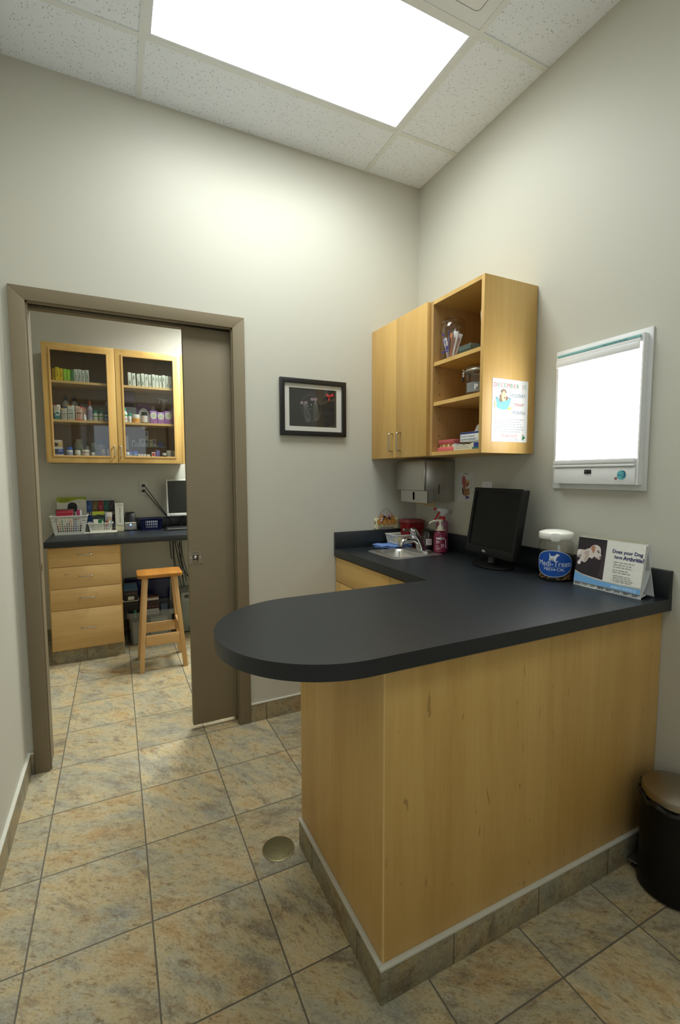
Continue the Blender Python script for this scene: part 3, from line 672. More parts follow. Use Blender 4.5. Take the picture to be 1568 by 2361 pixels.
# ------------------------------------------------------------------ picture on the back wall
t = thing('picture_frame', 'black framed chalk dog drawing with red bow on the wall', 'picture', (-.712, -.0005, 1.59))
b = MB(); fw, fh, q = .2, .312, .026
b.prism([(-fw,0),(fw,0),(fw,fh),(-fw,fh)], 0, .02, P((26,26,25), .4), FR(0, 0, 0), holes=[[(-fw+q,q),(fw-q,q),(fw-q,fh-q),(-fw+q,fh-q)]], bev=.002); b.build('frame', t)
b = MB(); b.prism([(-fw+q,q),(fw-q,q),(fw-q,fh-q),(-fw+q,fh-q)], .004, .008, P((232,231,222), .7), FR(0, 0, 0), holes=[[(-.145,.052),(.142,.052),(.142,.262),(-.145,.262)]]); b.build('mat_board', t)
b = MB(); b.box(-.146, -.005, .051, .143, -.003, .263, P((42,42,38), .8)); A = FR(0, -.0052, 0)
CH, CH2, PKC = P((150,152,146), .8), P((104,106,102), .8), P((160,130,146), .8)
b.stroke([(x, y) for x, y in ell(-.015,.158,.062,.068,40,20,395)], .0016, CH2, A)
for sx, x0, tx, yb in ((-1, -.055, -.035, .075), (1, .012, .018, .085)):
    for i in range(9):
        o_ = (i-4)*.0022; b.stroke([(x0+o_*.5,.198-.02*(sx < 0)), (x0+(tx-x0)*.4+o_*1.8,.15), (tx+o_*2.2,.105), (tx+o_*1.2,yb+.003*(i % 3))], .0012, CH if i % 2 else CH2, A, .0008)
for cx, cy in ((-.07,.182),(-.046,.184),(-.008,.205),(.012,.206)):
    b.poly(ell(cx,cy,.009,.0075), PKC, A, .001); b.stroke(ell(cx,cy,.010,.0085,16,0,350), .001, CH, A, .0012)
b.poly(ell(-.036,.168,.0026,.003), P((210,210,206),.8), A, .0012); b.poly(ell(-.014,.174,.0026,.003), P((210,210,206),.8), A, .0012); b.stroke([(-.020,.158),(-.019,.150),(-.016,.147)], .003, CH, A, .001)
for i in range(6): b.stroke([(-.045+.009*i,.229),(-.042+.009*i,.238+.003*(i % 2))], .0012, CH2, A, .001); b.stroke([(-.035+.009*i,.092),(-.033+.009*i,.078)], .0016, CH2, A, .001)
b.lines(-.132,-.075,[.253],.003,CH2,A,.001,6)
b.build('chalk_drawing', t)
b = MB(); RB = P((206,56,52), .5); A = FR(0, -.0085, 0)
b.poly([(.098,.232),(.078,.244),(.079,.228),(.087,.222)], RB, A, .001); b.poly([(.098,.232),(.121,.247),(.121,.230),(.11,.225)], RB, A, .0014); b.poly([(.096,.230),(.088,.205),(.095,.202),(.102,.226)], RB, A, .0012); b.poly(ell(.098,.231,.005,.005), P((176,40,40),.5), A, .0018); b.build('red_bow', t)
b = MB(); b.box(-fw+q, -.0105, q, fw-q, -.0095, fh-q, glass('picture_glass', (.98,.98,.98), .04)); b.build('glazing', t)

# ------------------------------------------------------------------ things on the worktop
ZW = ZT+.0003
# bone plaque leaning on the wall, on top of the splashback
t = thing('bone_plaque', 'bone shaped dog plaque with wire hanger standing on the splashback', 'plaque', (-.228, -.0075, 1.0352))
b = MB(); CRM = P((216,206,162), .55)
half = [(0,.012),(.048,.012),(.055,.004),(.066,-.001),(.078,.0),(.087,.009),(.086,.021),(.079,.03),(.079,.042),(.086,.05),(.086,.062),(.079,.07),(.068,.071),(.058,.066),(.05,.063),(0,.064)]
pts = half+[(-x, y) for x, y in half[::-1] if x > 0]
b.prism([(x, y+.0012) for x, y in pts], -.005, .005, CRM, FR(0, 0, 0), bev=.002); b.build('bone', t)
b = MB(); A = FR(0, -.0055, 0); BR1, BR2, BR3 = P((168,112,48), .6), P((196,140,72), .6), P((120,76,30), .6)
for cx, cy, rx, ry in ((-.032,.072,.018,.02),(.032,.07,.02,.02)): b.prism(ell(cx,cy,rx,ry,20), -.003, .0008, BR2, A)
for cx, cy, rx, ry in ((-.052,.047,.016,.017),(.048,.046,.019,.016)): b.prism(ell(cx,cy,rx+.002,ry+.002,20), 0, .001, BR1, A); b.poly(ell(cx,cy,rx-.003,ry-.003), BR2, A, .0014)
b.prism(ell(0,.06,.03,.022,24), 0, .0016, BR1, A)
for cx in (-.018,.016): b.prism(ell(cx,.046,.018,.02,20), 0, .0022, BR1, A); b.poly(ell(cx,.046,.014,.016), BR2, A, .0026)
b.poly(ell(-.001,.058,.005,.005), BR3, A, .003); b.build('dog_face', t)
b = MB()
for cx, cy, c in ((-.022,.082,(70,74,66)),(-.014,.088,(196,196,188)),(-.026,.078,(60,62,56)),(.002,.078,(196,160,176)),(.012,.082,(150,96,120)),(.022,.082,(206,170,186)),(.018,.066,(52,54,56)),(-.036,.066,(206,176,188)),(-.042,.055,(214,190,198)),(-.03,.07,(120,110,104)),(.006,.074,(70,66,66))):
    b.lathe([(0,-.003),(.006,-.001),(.007,.001),(.004,.004),(0,.005)], P(c, .5), 8, FR(cx, -.008, cy, .7*cx*100))
b.build('ribbon_trim', t)
b = MB(); b.text('Because a dog in need is a friend indeed', 0, .0215, .0082, P((104,98,52), .6), FR(0, -.0052, 0), sx=.94); b.build('lettering', t)
b = MB(); b.tube([(-.084,0,.034),(-.072,-.001,.066),(-.055,0,.085),(-.04,0,.105),(-.022,0,.120),(-.002,0,.126),(.016,0,.118),(.034,0,.098),(.05,0,.078),(.068,0,.069),(.086,0,.066),(.094,0,.055)], .0009, P((60,54,46), .5), 6); b.build('wire_hanger', t)

# sharps container
t = thing('sharps_container', 'red translucent sharps container in the corner behind the faucet', 'sharps container', (-.092, -.088, ZW), .0)
b = MB(); b.hexa((-.05,-.038,.05,.042), (-.06,-.045,.06,.05), 0, .138, M_redbox, bev=.006); b.build('tub', t)
b = MB(); b.box(-.064, -.049, .1385, .064, .054, .158, M_redlid, .005); b.box(-.05, -.035, .158, .05, .04, .163, M_redlid, .003); b.build('lid', t)
b = MB(); A = FR(0, -.0445, 0, 0, -.05); b.rect(-.046,.02,-.012,.085,P((214,120,48),.5),A,.0015); b.rect(-.05,.09,-.012,.108,P((222,214,206),.5),A,.0015); b.lines(-.044,-.014,[.103,.096],.004,INK,A,.002,2); b.text('SHARPS', -.029, .07, .0075, INK, A, lift=.002); b.build('label', t)
# swab jar
t = thing('swab_jar', 'lidded glass jar with white label and dark contents behind the pump bottle', 'jar', (-.086, -.242, ZW))
b = MB(); b.lathe([(0,.002),(.038,.002),(.042,.008),(.042,.085),(.038,.094),(.038,.098)], M_jar, 32); b.build('body', t)
b = MB(); b.lathe([(.039,.099),(.044,.1),(.044,.108),(.036,.114),(.014,.117),(.011,.121),(.013,.126),(0,.128)], M_jar, 32); b.build('lid', t)
b = MB(); b.lathe([(0,.004),(.037,.004),(.039,.01),(.039,.070),(0,.074)], P((46,30,26), .5), 28); b.build('contents', t)['label'] = 'dark brown contents'
b = MB(); A = Matrix.Rotation(-.5, 4, 'Z') @ FR(0, 0, .046); tm = bmesh.new(); n = 8
for i in range(n):
    a, a2 = -.42+.84*i/n, -.42+.84*(i+1)/n
    tm.faces.new([tm.verts.new((.0424*math.sin(q), y, .0424*math.cos(q))) for q, y in ((a,-.02),(a2,-.02),(a2,.016),(a,.016))])
b.merge(tm, P((226,214,214), .5), A); b.lines(-.012,.012,[.004,-.004],.004,GREYINK,A @ Matrix.Translation((0,0,.0424)),.0006,3); b.build('label', t)
# folded cloth and basket
b = MB(); CL = P((112,146,206), .85); tm = bmesh.new(); nx, ny = 22, 8; ring = []
for lay in range(4):
    zz = .0025+lay*.0042
    for k in (0, 1):
        g = [[tm.verts.new((-.105+.205*i/nx+.003*math.sin(j+lay), -.062+.115*j/ny+.004*math.sin(i*.6+lay*1.3)-lay*.002*(j == 0), zz+k*.003+.0022*math.sin(i*.55+lay*2)+(.004*math.cos(i*.4) if j == 0 else 0)+.001)) for j in range(ny+1)] for i in range(nx+1)]
        for i in range(nx):
            for j in range(ny): tm.faces.new((g[i][j], g[i+1][j], g[i+1][j+1], g[i][j+1]))
        if k == 0: g0 = g
    for i in range(nx): tm.faces.new((g0[i][0], g0[i+1][0], g[i+1][0], g[i][0]))
    for j in range(ny): tm.faces.new((g0[0][j], g0[0][j+1], g[0][j+1], g[0][j]))
b.merge(tm, CL); solo(b, 'folded_cloth', 'folded blue cloth under the small white basket', 'cloth', (-.245, -.100, ZW), .03)

def basket(t, w, d, h, flare, mat, cols, rows, th=.0022, slot=None, sides=(1,1), rimw=.006):
    """tapered plastic basket with open slots: w,d at the base, flare outwards at the top"""
    b = MB(); b.box(-w/2, -d/2, 0, w/2, d/2, th, mat); f = flare
    def wall(A, half, y0, hh, n, r, z0, z1, mar):
        hw = lambda z: half+f*z/hh
        def band(za, zb): b.prism([(-hw(za), za), (hw(za), za), (hw(zb), zb), (-hw(zb), zb)], 0, th, mat, A)
        band(0, z0); band(z1, hh); ch = (z1-z0)/r; cw = (2*half-2*mar)/n
        for j in range(1, r): band(z0+ch*(j-.16), z0+ch*(j+.16))
        def bar(xa, xb): b.prism([(xa*hw(z0)/half, z0), (xb*hw(z0)/half, z0), (xb*hw(z1)/half, z1), (xa*hw(z1)/half, z1)], 0, th, mat, A)
        bar(-half, -half+mar); bar(half-mar, half)
        for i in range(1, n): bar(-half+mar+cw*(i-.2), -half+mar+cw*(i+.2))
    hh = math.hypot(h, f); ln = math.atan2(f, h)
    z0, z1, mar = slot
    for a, hf, dd, n in ((0, w/2, d/2, cols[0]), (PI, w/2, d/2, cols[0]), (PI/2, d/2, w/2, cols[1]), (-PI/2, d/2, w/2, cols[1])):
        A = Matrix.Rotation(a, 4, 'Z') @ FR(0, -dd+th, 0, 0, -ln)
        wall(A, hf, 0, hh, n, rows, z0, z1, mar)
    b.build('body', t)
    b = MB(); W, D = w/2+f, d/2+f
    b.prism(rr(-W-rimw,-D-rimw,W+rimw,D+rimw,.008), h-.004, h+.001, mat, None, holes=[rr(-W+.0022,-D+.0022,W-.0022,D-.0022,.005)], bev=.001); b.build('rim', t)
t = thing('soap_basket', 'small white slotted basket on folded blue cloth by the sink', 'basket', (-.188, -.098, ZW+.0215))
basket(t, .112, .104, .055, .010, WHITE, (9, 8), 1, .002, (.012, .046, .010), rimw=.004)
b = MB(); b.box(-.035, -.03, .003, .03, .03, .028, P((214,190,96), .5), .008); solo(b, 'sponge', 'yellow sponge inside the small white basket', 'sponge', (-.188, -.098, ZW+.0215))

# pump bottle
t = thing('soap_bottle', 'pink soap pump bottle on the sink edge', 'bottle', (-.122, -.402, ZT+.0045), -.42)
b = MB(); b.lathe([(0,.001),(.030,.001),(.034,.005),(.034,.088),(.031,.105),(.022,.118),(.017,.122)], M_pink, 32, None, 1.08, .9); b.build('body', t)
b = MB(); b.lathe([(.018,.121),(.026,.122),(.026,.126),(.017,.127),(.017,.129),(.0165,.140),(.012,.144),(.008,.15),(.0065,.154),(.0065,.172)], P((226,220,196), .4), 24); b.build('collar', t)
b = MB(); PC = P((230,224,202), .4); b.tube([(.012,0,.176),(-.01,0,.177),(-.04,0,.174),(-.058,0,.167),(-.061,0,.158)], [.0085,.008,.0065,.0055,.004], PC, 14, flat=.75); b.lathe([(0,.165),(.009,.166),(.010,.182),(0,.184)], PC, 18); b.build('pump_head', t)
b = MB(); A = FR(0, 0, .045); WI = P((214,190,200), .5)
def arcrect(b, x0, y0, x1, y1, R, mat, A, n=8, ry=.9):
    tm = bmesh.new()
    for i in range(n):
        q0, q1 = (x0+(x1-x0)*i/n)/R, (x0+(x1-x0)*(i+1)/n)/R
        tm.faces.new([tm.verts.new((R*1.08/1.0*math.sin(q), y, R*ry*math.cos(q))) for q, y in ((q0,y0),(q1,y0),(q1,y1),(q0,y1))])
    b.merge(tm, mat, A)
arcrect(b, -.03, .030, .016, .040, .0346, P((226,218,220), .5), A); arcrect(b, -.028, .0335, -.022, .0365, .0348, INK, A, 2); arcrect(b, -.006, .0335, .012, .0365, .0348, INK, A, 3)
for i in range(3): arcrect(b, -.03, .02-.006*i, -.014+.006*(i % 2), .023-.006*i, .0347, WI, A, 4)
for x0, y0, x1, y1 in ((.0,.002,.010,.005),(-.002,-.010,.002,.003),(.009,-.010,.013,.003),(.003,-.014,.008,-.006),(-.03,-.02,.0,-.018),(-.03,-.026,-.01,-.024),(.02,-.02,.028,.03),(-.03,-.004,-.016,-.002),(-.03,-.012,-.012,-.010)): arcrect(b, x0, y0, x1, y1, .0347, WI, A, 3)
b.build('printed_label', t)
# spray bottle
t = thing('spray_bottle', 'tall pink spray bottle with red and white trigger behind the pump bottle', 'spray bottle', (-.058, -.335, ZW), -.35)
b = MB(); b.lathe([(0,.001),(.031,.001),(.034,.004),(.034,.155),(.030,.168),(.018,.175),(.0165,.178)], M_pinkpale, 32); b.build('body', t)
b = MB(); b.lathe([(.0165,.176),(.0185,.177),(.0185,.194),(.014,.196)], P((196,40,44), .4), 24); b.build('collar', t)
b = MB(); SW = P((222,222,224), .4)
b.prism([(-.013,.0),(.013,.0),(.015,.014),(.034,.022),(.052,.024),(.052,.027),(.034,.032),(.012,.044),(-.016,.050),(-.034,.048),(-.036,.036),(-.016,.028),(-.012,.014)], -.009, .009, SW, FR(0, 0, .196), bev=.004); b.build('spray_head', t)
b = MB(); RDP = P((200,38,44), .4); b.prism([(-.036,.035),(-.036,.049),(-.05,.049),(-.05,.037)], -.006, .006, RDP, FR(0, 0, .196), bev=.002); b.prism([(-.022,.028),(-.012,.026),(-.030,-.008),(-.046,-.022),(-.048,-.018),(-.036,.0)], -.005, .005, RDP, FR(0, 0, .196), bev=.002); b.build('trigger', t)

# monitor
t = thing('monitor', 'black computer monitor leaning back on the worktop', 'monitor', (-.135, -.813, ZW), -(PI/2+.151))
PLB = P((13,13,12), .45, 0, .3); ln = .158
MX, MY, MZ = -.1845, .0, .053
base = (-.14, -.626, .99); rz = -(PI/2+.151)
dx, dy = base[0]+.135, base[1]+.813
lx = math.cos(-rz)*dx-math.sin(-rz)*dy; ly = math.sin(-rz)*dx+math.cos(-rz)*dy
A = FR(lx, ly, .99-ZW, 0, ln); w, h = .369, .321
b = MB(); b.prism(rr(0,0,w,h,.006), -.034, 0, PLB, A, holes=[[(.017,.038),(w-.017,.038),(w-.017,h-.018),(.017,h-.018)]], bev=.002); b.box(.02, .04, -.03, w-.02, h-.02, -.012, PLB, M=A); b.box(.06, .06, -.055, w-.06, h-.06, -.033, PLB, .008, M=A); b.build('housing', t)
b = MB(); b.box(.0172, .0382, -.0115, w-.0172, h-.0182, -.006, SCREEN, M=A); b.build('screen', t)
b = MB(); b.text('DELL', .155, .017, .013, P((206,206,200), .4), A, bold=.0004); b.build('emblem', t)
b = MB(); b.tube([(lx+w/2, ly+.04, .012), (lx+w/2, ly+.055, .08), (lx+w/2, ly+.07, .16)], [.035,.03,.03], BLACK, 16, flat=.5); b.build('stand_neck', t)
b = MB(); b.prism(ell(.0,.0,.118,.082,40), 0, .011, PLB, TP(lx+w/2, ly+.035, 0), bev=.004); b.build('stand_base', t)
# treat jar
t = thing('treat_jar', 'clear plastic treat jar with blue label and white lid', 'jar', (-.098, -1.130, ZW), -.92)
JR = .067
b = MB(); b.lathe([(0,.0015),(.06,.0015),(.066,.005),(JR,.014),(JR,.145),(.064,.158),(.055,.168),(.053,.172)], M_jar, 48); b.build('body', t)
b = MB(); b.lathe([(.054,.170),(.064,.170),(.066,.173),(.066,.193),(.063,.197),(.045,.203),(.02,.206),(0,.207)], P((234,233,222), .35), 48)
b.prism(rr(-.019,-.012,.019,.022,.012), 0, .003, P((236,235,226), .35), FR(0, -.0655, .176), bev=.001); b.build('lid', t)
b = MB(); BL = P((16,78,168), .35); A = FR(0, 0, .072); RW_ = JR+.0006
def wrap_poly(b, pts, R, mat, A, n=10):
    """fill a convex outline laid round a cylinder, in thin upright strips"""
    xs_ = sorted(set([min(p[0] for p in pts)+(max(p[0] for p in pts)-min(p[0] for p in pts))*i/n for i in range(n+1)])); tm = bmesh.new()
    def span(x):
        ys_ = []
        for (ax, ay), (bx, by) in zip(pts, pts[1:]+pts[:1]):
            if (ax-x)*(bx-x) <= 0 and abs(ax-bx) > 1e-9: ys_.append(ay+(by-ay)*(x-ax)/(bx-ax))
        return (min(ys_), max(ys_)) if ys_ else (0, 0)
    for xa, xb in zip(xs_, xs_[1:]):
        (l0, h0), (l1, h1) = span(xa+1e-6), span(xb-1e-6); q0, q1 = xa/R, xb/R
        f = lambda q, y: tm.verts.new((R*math.sin(q), y, R*math.cos(q)))
        tm.faces.new((f(q0,l0), f(q1,l1), f(q1,h1), f(q0,h0)))
    b.merge(tm, mat, A)
egg = [(.077*math.cos(a)*(1.0), .001+.052*math.sin(a)+.005*math.cos(a)*(1 if math.sin(a) < 0 else -1)) for a in [2*PI*i/48 for i in range(48)]]
wrap_poly(b, [(x*1.035, y*1.05) for x, y in egg], RW_, P((190,206,224), .4), A, 40); wrap_poly(b, egg, RW_+.0003, BL, A, 40)
LT = P((226,232,236), .4)
dog = [(-.022,.014),(-.019,.014),(-.018,.022),(-.013,.025),(-.004,.022),(-.002,.014),(.004,.013),(.004,.022),(.007,.028),(.012,.034),(.017,.036),(.016,.040),(.011,.041),(.008,.043),(.004,.041),(.001,.036),(-.005,.033),(-.016,.034),(-.019,.037),(-.020,.045),(-.022,.044),(-.021,.034),(-.020,.026),(-.022,.02)]
tm = bmesh.new(); tm.faces.new([tm.verts.new((x, y, 0)) for x, y in dog]); bmesh.ops.triangulate(tm, faces=list(tm.faces))
for i in range(-9, 8): bmesh.ops.bisect_plane(tm, geom=list(tm.verts)+list(tm.edges)+list(tm.faces), plane_co=(i*.0025, 0, 0), plane_no=(1, 0, 0))
for v in tm.verts: q = v.co.x/RW_; v.co = Vector(((RW_+.0006)*math.sin(q), v.co.y, (RW_+.0006)*math.cos(q)))
b.merge(tm, LT, A)
b.text('Medi-Treats', 0, .001, .0305, LT, A @ Matrix.Translation((0,0,RW_)), wrap=RW_+.0003, lift=.0004, sx=.92); b.text('MEDI', -.0235, -.022, .0165, LT, A @ Matrix.Translation((0,0,RW_)), wrap=RW_+.0003, lift=.0004); b.text('CAL', .0225, -.022, .0165, LT, A @ Matrix.Translation((0,0,RW_)), wrap=RW_+.0003, lift=.0004)
wrap_poly(b, [(.0035,-.022),(.0,-.0175),(-.0035,-.022),(0,-.0265)], RW_+.0007, LT, A, 4); wrap_poly(b, [(-.05,-.0118),(.05,-.0118),(.05,-.0113),(-.05,-.0113)], RW_+.0006, LT, A, 12)
b.build('blue_label', t)
bm0 = MB(); bm0.lathe([(0,-.0038),(.011,-.0038),(.0135,-.0015),(.0135,.0015),(.011,.0038),(0,.0038)], P((150,112,74), .8), 14)
for r_ in (.004, .008): bm0.lathe([(r_,.0038),(r_+.001,.0046),(r_+.002,.0038)], P((132,96,62), .8), 14)
first = None; jc = (-.098, -1.130)
r2 = random.Random(5)
for lay in range(7):
    n = 11 if lay < 5 else 8
    for i in range(n+4):
        if i < n: a, rad = 2*PI*(i+.5*(lay % 2))/11+ (0 if lay < 5 else -.9), .0475
        else: a, rad = 2*PI*(i-n)/4+lay, .02
        if lay >= 5 and i >= n: continue
        p = (jc[0]+rad*math.cos(a), jc[1]+rad*math.sin(a), ZW+.0105+lay*.0102+.001*r2.random())
        if first is None: o = first = solo(bm0, 'dog_biscuit', 'round brown dog biscuit lying inside the clear treat jar', 'biscuit', p, 0, 'biscuits in the treat jar')
        else: o = first.copy(); COL.objects.link(o); o.location = p
        o.rotation_euler = (r2.uniform(-.35,.35), r2.uniform(-.35,.35), r2.uniform(0,6))

# flip calendar
t = thing('flip_chart', 'spiral bound dog arthritis flip chart standing beside the treat jar', 'flip chart', (-.078, -1.358, ZW), RW-.005)
A = FR(0, -.036, .0, 0, .155); wd, ht = .258, .193
b = MB(); CARD = P((226,227,226), .5)
b.box(-wd/2-.002, .0, -.006, wd/2+.002, ht, -.004, CARD, M=A)
Bk = FR(0, .045, .0, 0, -.27); b.box(-wd/2-.002, .001, -.002, wd/2+.002, ht-.001, 0, CARD, M=Bk)
cur = [(.0,.05),(.012,.048),(.018,.10),(.012,.15)]
tm = bmesh.new(); g = []
for i in range(13):
    s_ = i/12; y = -.030+.034*math.sin(s_*PI*.9)*1.0+s_*.030; z = .002+s_*(ht-.006)
    g.append([tm.verts.new((x, y, z)) for x in (-wd/2-.001, wd/2+.001)])
for i in range(12): tm.faces.new((g[i][0], g[i][1], g[i+1][1], g[i+1][0]))
b.merge(tm, CARD)
tm = bmesh.new(); f4 = [tm.verts.new(p) for p in ((-wd/2,-.032,.002),(wd/2,-.032,.002),(wd/2,.005,.012),(-wd/2,.005,.012),(wd/2,.042,.003),(-wd/2,.042,.003))]
tm.faces.new((f4[0],f4[1],f4[2],f4[3])); tm.faces.new((f4[3],f4[2],f4[4],f4[5])); b.merge(tm, CARD)
b.build('easel', t)
b = MB(); PG = P((232,231,222), .5)
for i in range(4): b.box(-wd/2, .016, -.0036+i*.0009, wd/2-.004*(3-i)/3, ht-.003, -.0031+i*.0009, PG, M=A @ Matrix.Rotation(.004*i, 4, 'X'))
b.build('pages', t)
A2 = A @ Matrix.Rotation(.012, 4, 'X') @ Matrix.Translation((0, 0, .0012))
def sm(p, n=2):
    for _ in range(n): p = [q for i in range(len(p)) for q in ((p[i][0]*.75+p[(i+1)%len(p)][0]*.25, p[i][1]*.75+p[(i+1)%len(p)][1]*.25), (p[i][0]*.25+p[(i+1)%len(p)][0]*.75, p[i][1]*.25+p[(i+1)%len(p)][1]*.75))]
    return p
b = MB(); PLUM = P((44,36,42), .45); FUR, FURS, FURD = P((216,204,196), .6), P((188,170,158), .6), P((176,126,96), .6)
b.box(-wd/2, .015, -.001, wd/2, ht-.003, -.0004, PG, M=A2)
b.poly([(-wd/2,.052),(-wd/2,ht-.004),(-.012,ht-.004),(-.012,.040),(-.06,.044)], PLUM, A2, .0002)
b.poly(sm([(-0.1292,0.1396),(-0.1167,0.142),(-0.0947,0.1414),(-0.0924,0.1457),(-0.0831,0.1485),(-0.0773,0.1511),(-0.0732,0.1592),(-0.0658,0.1643),(-0.0542,0.1667),(-0.0426,0.1643),(-0.0352,0.1574),(-0.0315,0.1473),(-0.0319,0.1366),(-0.0268,0.1266),(-0.0282,0.117),(-0.0342,0.1111),(-0.0426,0.1124),(-0.0518,0.1176),(-0.0593,0.1203),(-0.0616,0.1134),(-0.0653,0.111),(-0.0704,0.1154),(-0.0785,0.1151),(-0.082,0.1033),(-0.0912,0.0923),(-0.1005,0.0945),(-0.1075,0.0979),(-0.1086,0.0847),(-0.1144,0.081),(-0.1209,0.0825),(-0.1232,0.09),(-0.1202,0.0975),(-0.1116,0.1056),(-0.119,0.1094),(-0.1292,0.1105)]), FUR, A2, 0.0004)
b.poly(sm([(-0.1028,0.1291),(-0.0924,0.1386),(-0.0797,0.1437),(-0.0769,0.1276),(-0.0815,0.1105),(-0.0912,0.0951),(-0.0986,0.1013),(-0.0912,0.1164),(-0.0959,0.1252)]), FURS, A2, 0.0005)
b.poly(sm([(-0.1292,0.1141),(-0.1167,0.118),(-0.1098,0.1247),(-0.1116,0.1092),(-0.1202,0.1076),(-0.1292,0.1098)]), P((150,134,126), .6), A2, 0.0006)
b.poly(sm([(-0.0732,0.1582),(-0.0681,0.1626),(-0.0565,0.1626),(-0.0553,0.1491),(-0.0588,0.1333),(-0.0639,0.1343),(-0.0676,0.1429),(-0.0727,0.147)]), FURD, A2, 0.0007)
b.poly(sm([(-0.0484,0.1464),(-0.0391,0.1487),(-0.0398,0.1411),(-0.0461,0.1394)]), P((150,120,104), .6), A2, 0.0008)
b.poly(sm([(-0.0518,0.1176),(-0.0426,0.1247),(-0.0333,0.1258),(-0.0282,0.1189),(-0.0342,0.112),(-0.0426,0.1129)]), P((206,190,182), .6), A2, 0.0009)
b.poly(sm([(-0.0338,0.1253),(-0.0275,0.127),(-0.0282,0.1189),(-0.0329,0.1169)]), P((44,34,34), .5), A2, 0.0010)
b.poly(sm([(-0.0565,0.123),(-0.0426,0.1152),(-0.0333,0.1126),(-0.0356,0.1109),(-0.0461,0.1125),(-0.0576,0.1186)]), P((96,74,72), .5), A2, 0.0011)
b.poly(sm([(-0.126,0.1369),(-0.1144,0.1395),(-0.1116,0.1316),(-0.1179,0.1226),(-0.1271,0.1214)]), P((234,226,222), .6), A2, 0.0012)
b.poly(sm([(-0.1209,0.0939),(-0.1144,0.0965),(-0.1086,0.0942),(-0.1098,0.0846),(-0.1179,0.082),(-0.1223,0.0861)]), P((234,226,222), .6), A2, 0.0013)
b.poly(ell(-.0395,.140,.0026,.0034), P((40,30,28),.5), A2, .0017)
b.poly([(-.03,.05),(-.014,.046),(-.014,.15),(-.02,.16)], P((66,54,62), .45), A2, .0003)
SKY = P((116,172,222), .4)
b.poly([(-wd/2,.058),(-.09,.046),(-.03,.038),(.05,.037),(wd/2,.040),(wd/2,.034),(.05,.0335),(-.03,.035),(-.09,.043),(-wd/2,.053)], P((190,188,176),.5), A2, .0007)
b.poly([(-wd/2,.016),(wd/2,.016),(wd/2,.037),(.05,.034),(-.03,.0355),(-.09,.0435),(-wd/2,.0535)], SKY, A2, .0005)
b.rect(-wd/2, ht-.012, -.012, ht-.0035, P((30,30,36), .5), A2, .0005)
DB = P((44,54,104), .5); b.text('Does your Dog', .012, .153, .0175, DB, A2, 'LEFT', bold=.0004); b.text('have', .022, .133, .0165, DB, A2, 'LEFT', bold=.0003); b.text('Arthritis?', .056, .133, .0195, DB, A2, 'LEFT', bold=.0006)
b.lines(.022, .10, [.115,.106,.097], .0042, GREYINK, A2, seed=21); b.lines(.022, .09, [.086,.078], .0042, GREYINK, A2, seed=22); b.lines(.026, .10, [.066,.059,.052,.0455], .004, GREYINK, A2, seed=23)
for y in (.066,.059,.052,.0455): b.poly(ell(.019,y,.001,.001,10), GREYINK, A2)
b.text('MOBILITY SUPPORT JS', .07, .0235, .0115, P((206,226,240), .5), A2, sx=.8, bold=.0002)
b.build('front_page', t)
for i in range(8):
    b = MB(); x0 = -wd/2+.001+i*.0322; b.prism(rr(x0,0,x0+.030,.022,.003), -.0034+.0004*(i % 3), -.0028+.0004*(i % 3), P((226,228,226) if i in (1,2) else (196,200,202), .5), A @ Matrix.Translation((0,.0,0)))
    b.lines(x0+.004, x0+.026, [.011,.0065], .003, INK, A, -.0014, 30+i); b.build('tab', t)
b = MB(); n = 56
sp = []
for i in range(n*8):
    a = 2*PI*i/8; sp.append((-wd/2+.002+(wd-.004)*i/(n*8), .0045*math.cos(a)+.0068, ht+.0005+.0055*math.sin(a)))
b.tube(sp, .0008, P((206,198,170), .35), 4, M=Matrix.Translation((0, -.011, -.003))); b.build('spiral_binding', t)

# ------------------------------------------------------------------ floor things
t = thing('pedal_bin', 'round black pedal bin with steel lid beside the peninsula', 'waste bin', (-.117, -1.640, 0))
b = MB(); b.lathe([(0,.004),(.096,.004),(.101,.008),(.101,.02),(.0985,.03),(.097,.31),(.0945,.318),(0,.318)], P((11,11,10), .4, 0, .25), 64); b.build('body', t)
b = MB(); b.lathe([(.099,.322),(.0995,.336),(.096,.345),(.07,.356),(.035,.363),(0,.365)], M_lid, 64); b.build('lid', t)
b = MB(); n = 60; bp_ = []; r3 = random.Random(3); rads = []
for i in range(n):
    a = 2*PI*i/n; rr_ = .1015+.0035*math.sin(i*1.7)+.002*r3.random(); bp_.append((rr_*math.cos(a), rr_*math.sin(a), .3105+.005*math.sin(i*.9)+.003*r3.random())); rads.append(.0058+.0026*abs(math.sin(i*1.1)))
b.tube(bp_, rads, P((22,22,21), .28), 8, closed=True); b.build('bag_edge', t)
b = MB(); b.prism([(-.024,-.002),(.024,-.002),(.03,.015),(.03,.037),(-.03,.037),(-.03,.015)], 0, .003, M_steel, Matrix.Rotation(.2, 4, 'Z') @ TP(0, .085, .030)); b.build('pedal', t)
b = MB(); b.box(-.016, .08, .002, .016, .118, .014, P((20,20,20), .5), .003, M=Matrix.Rotation(.2, 4, 'Z')); b.build('pedal_arm', t)

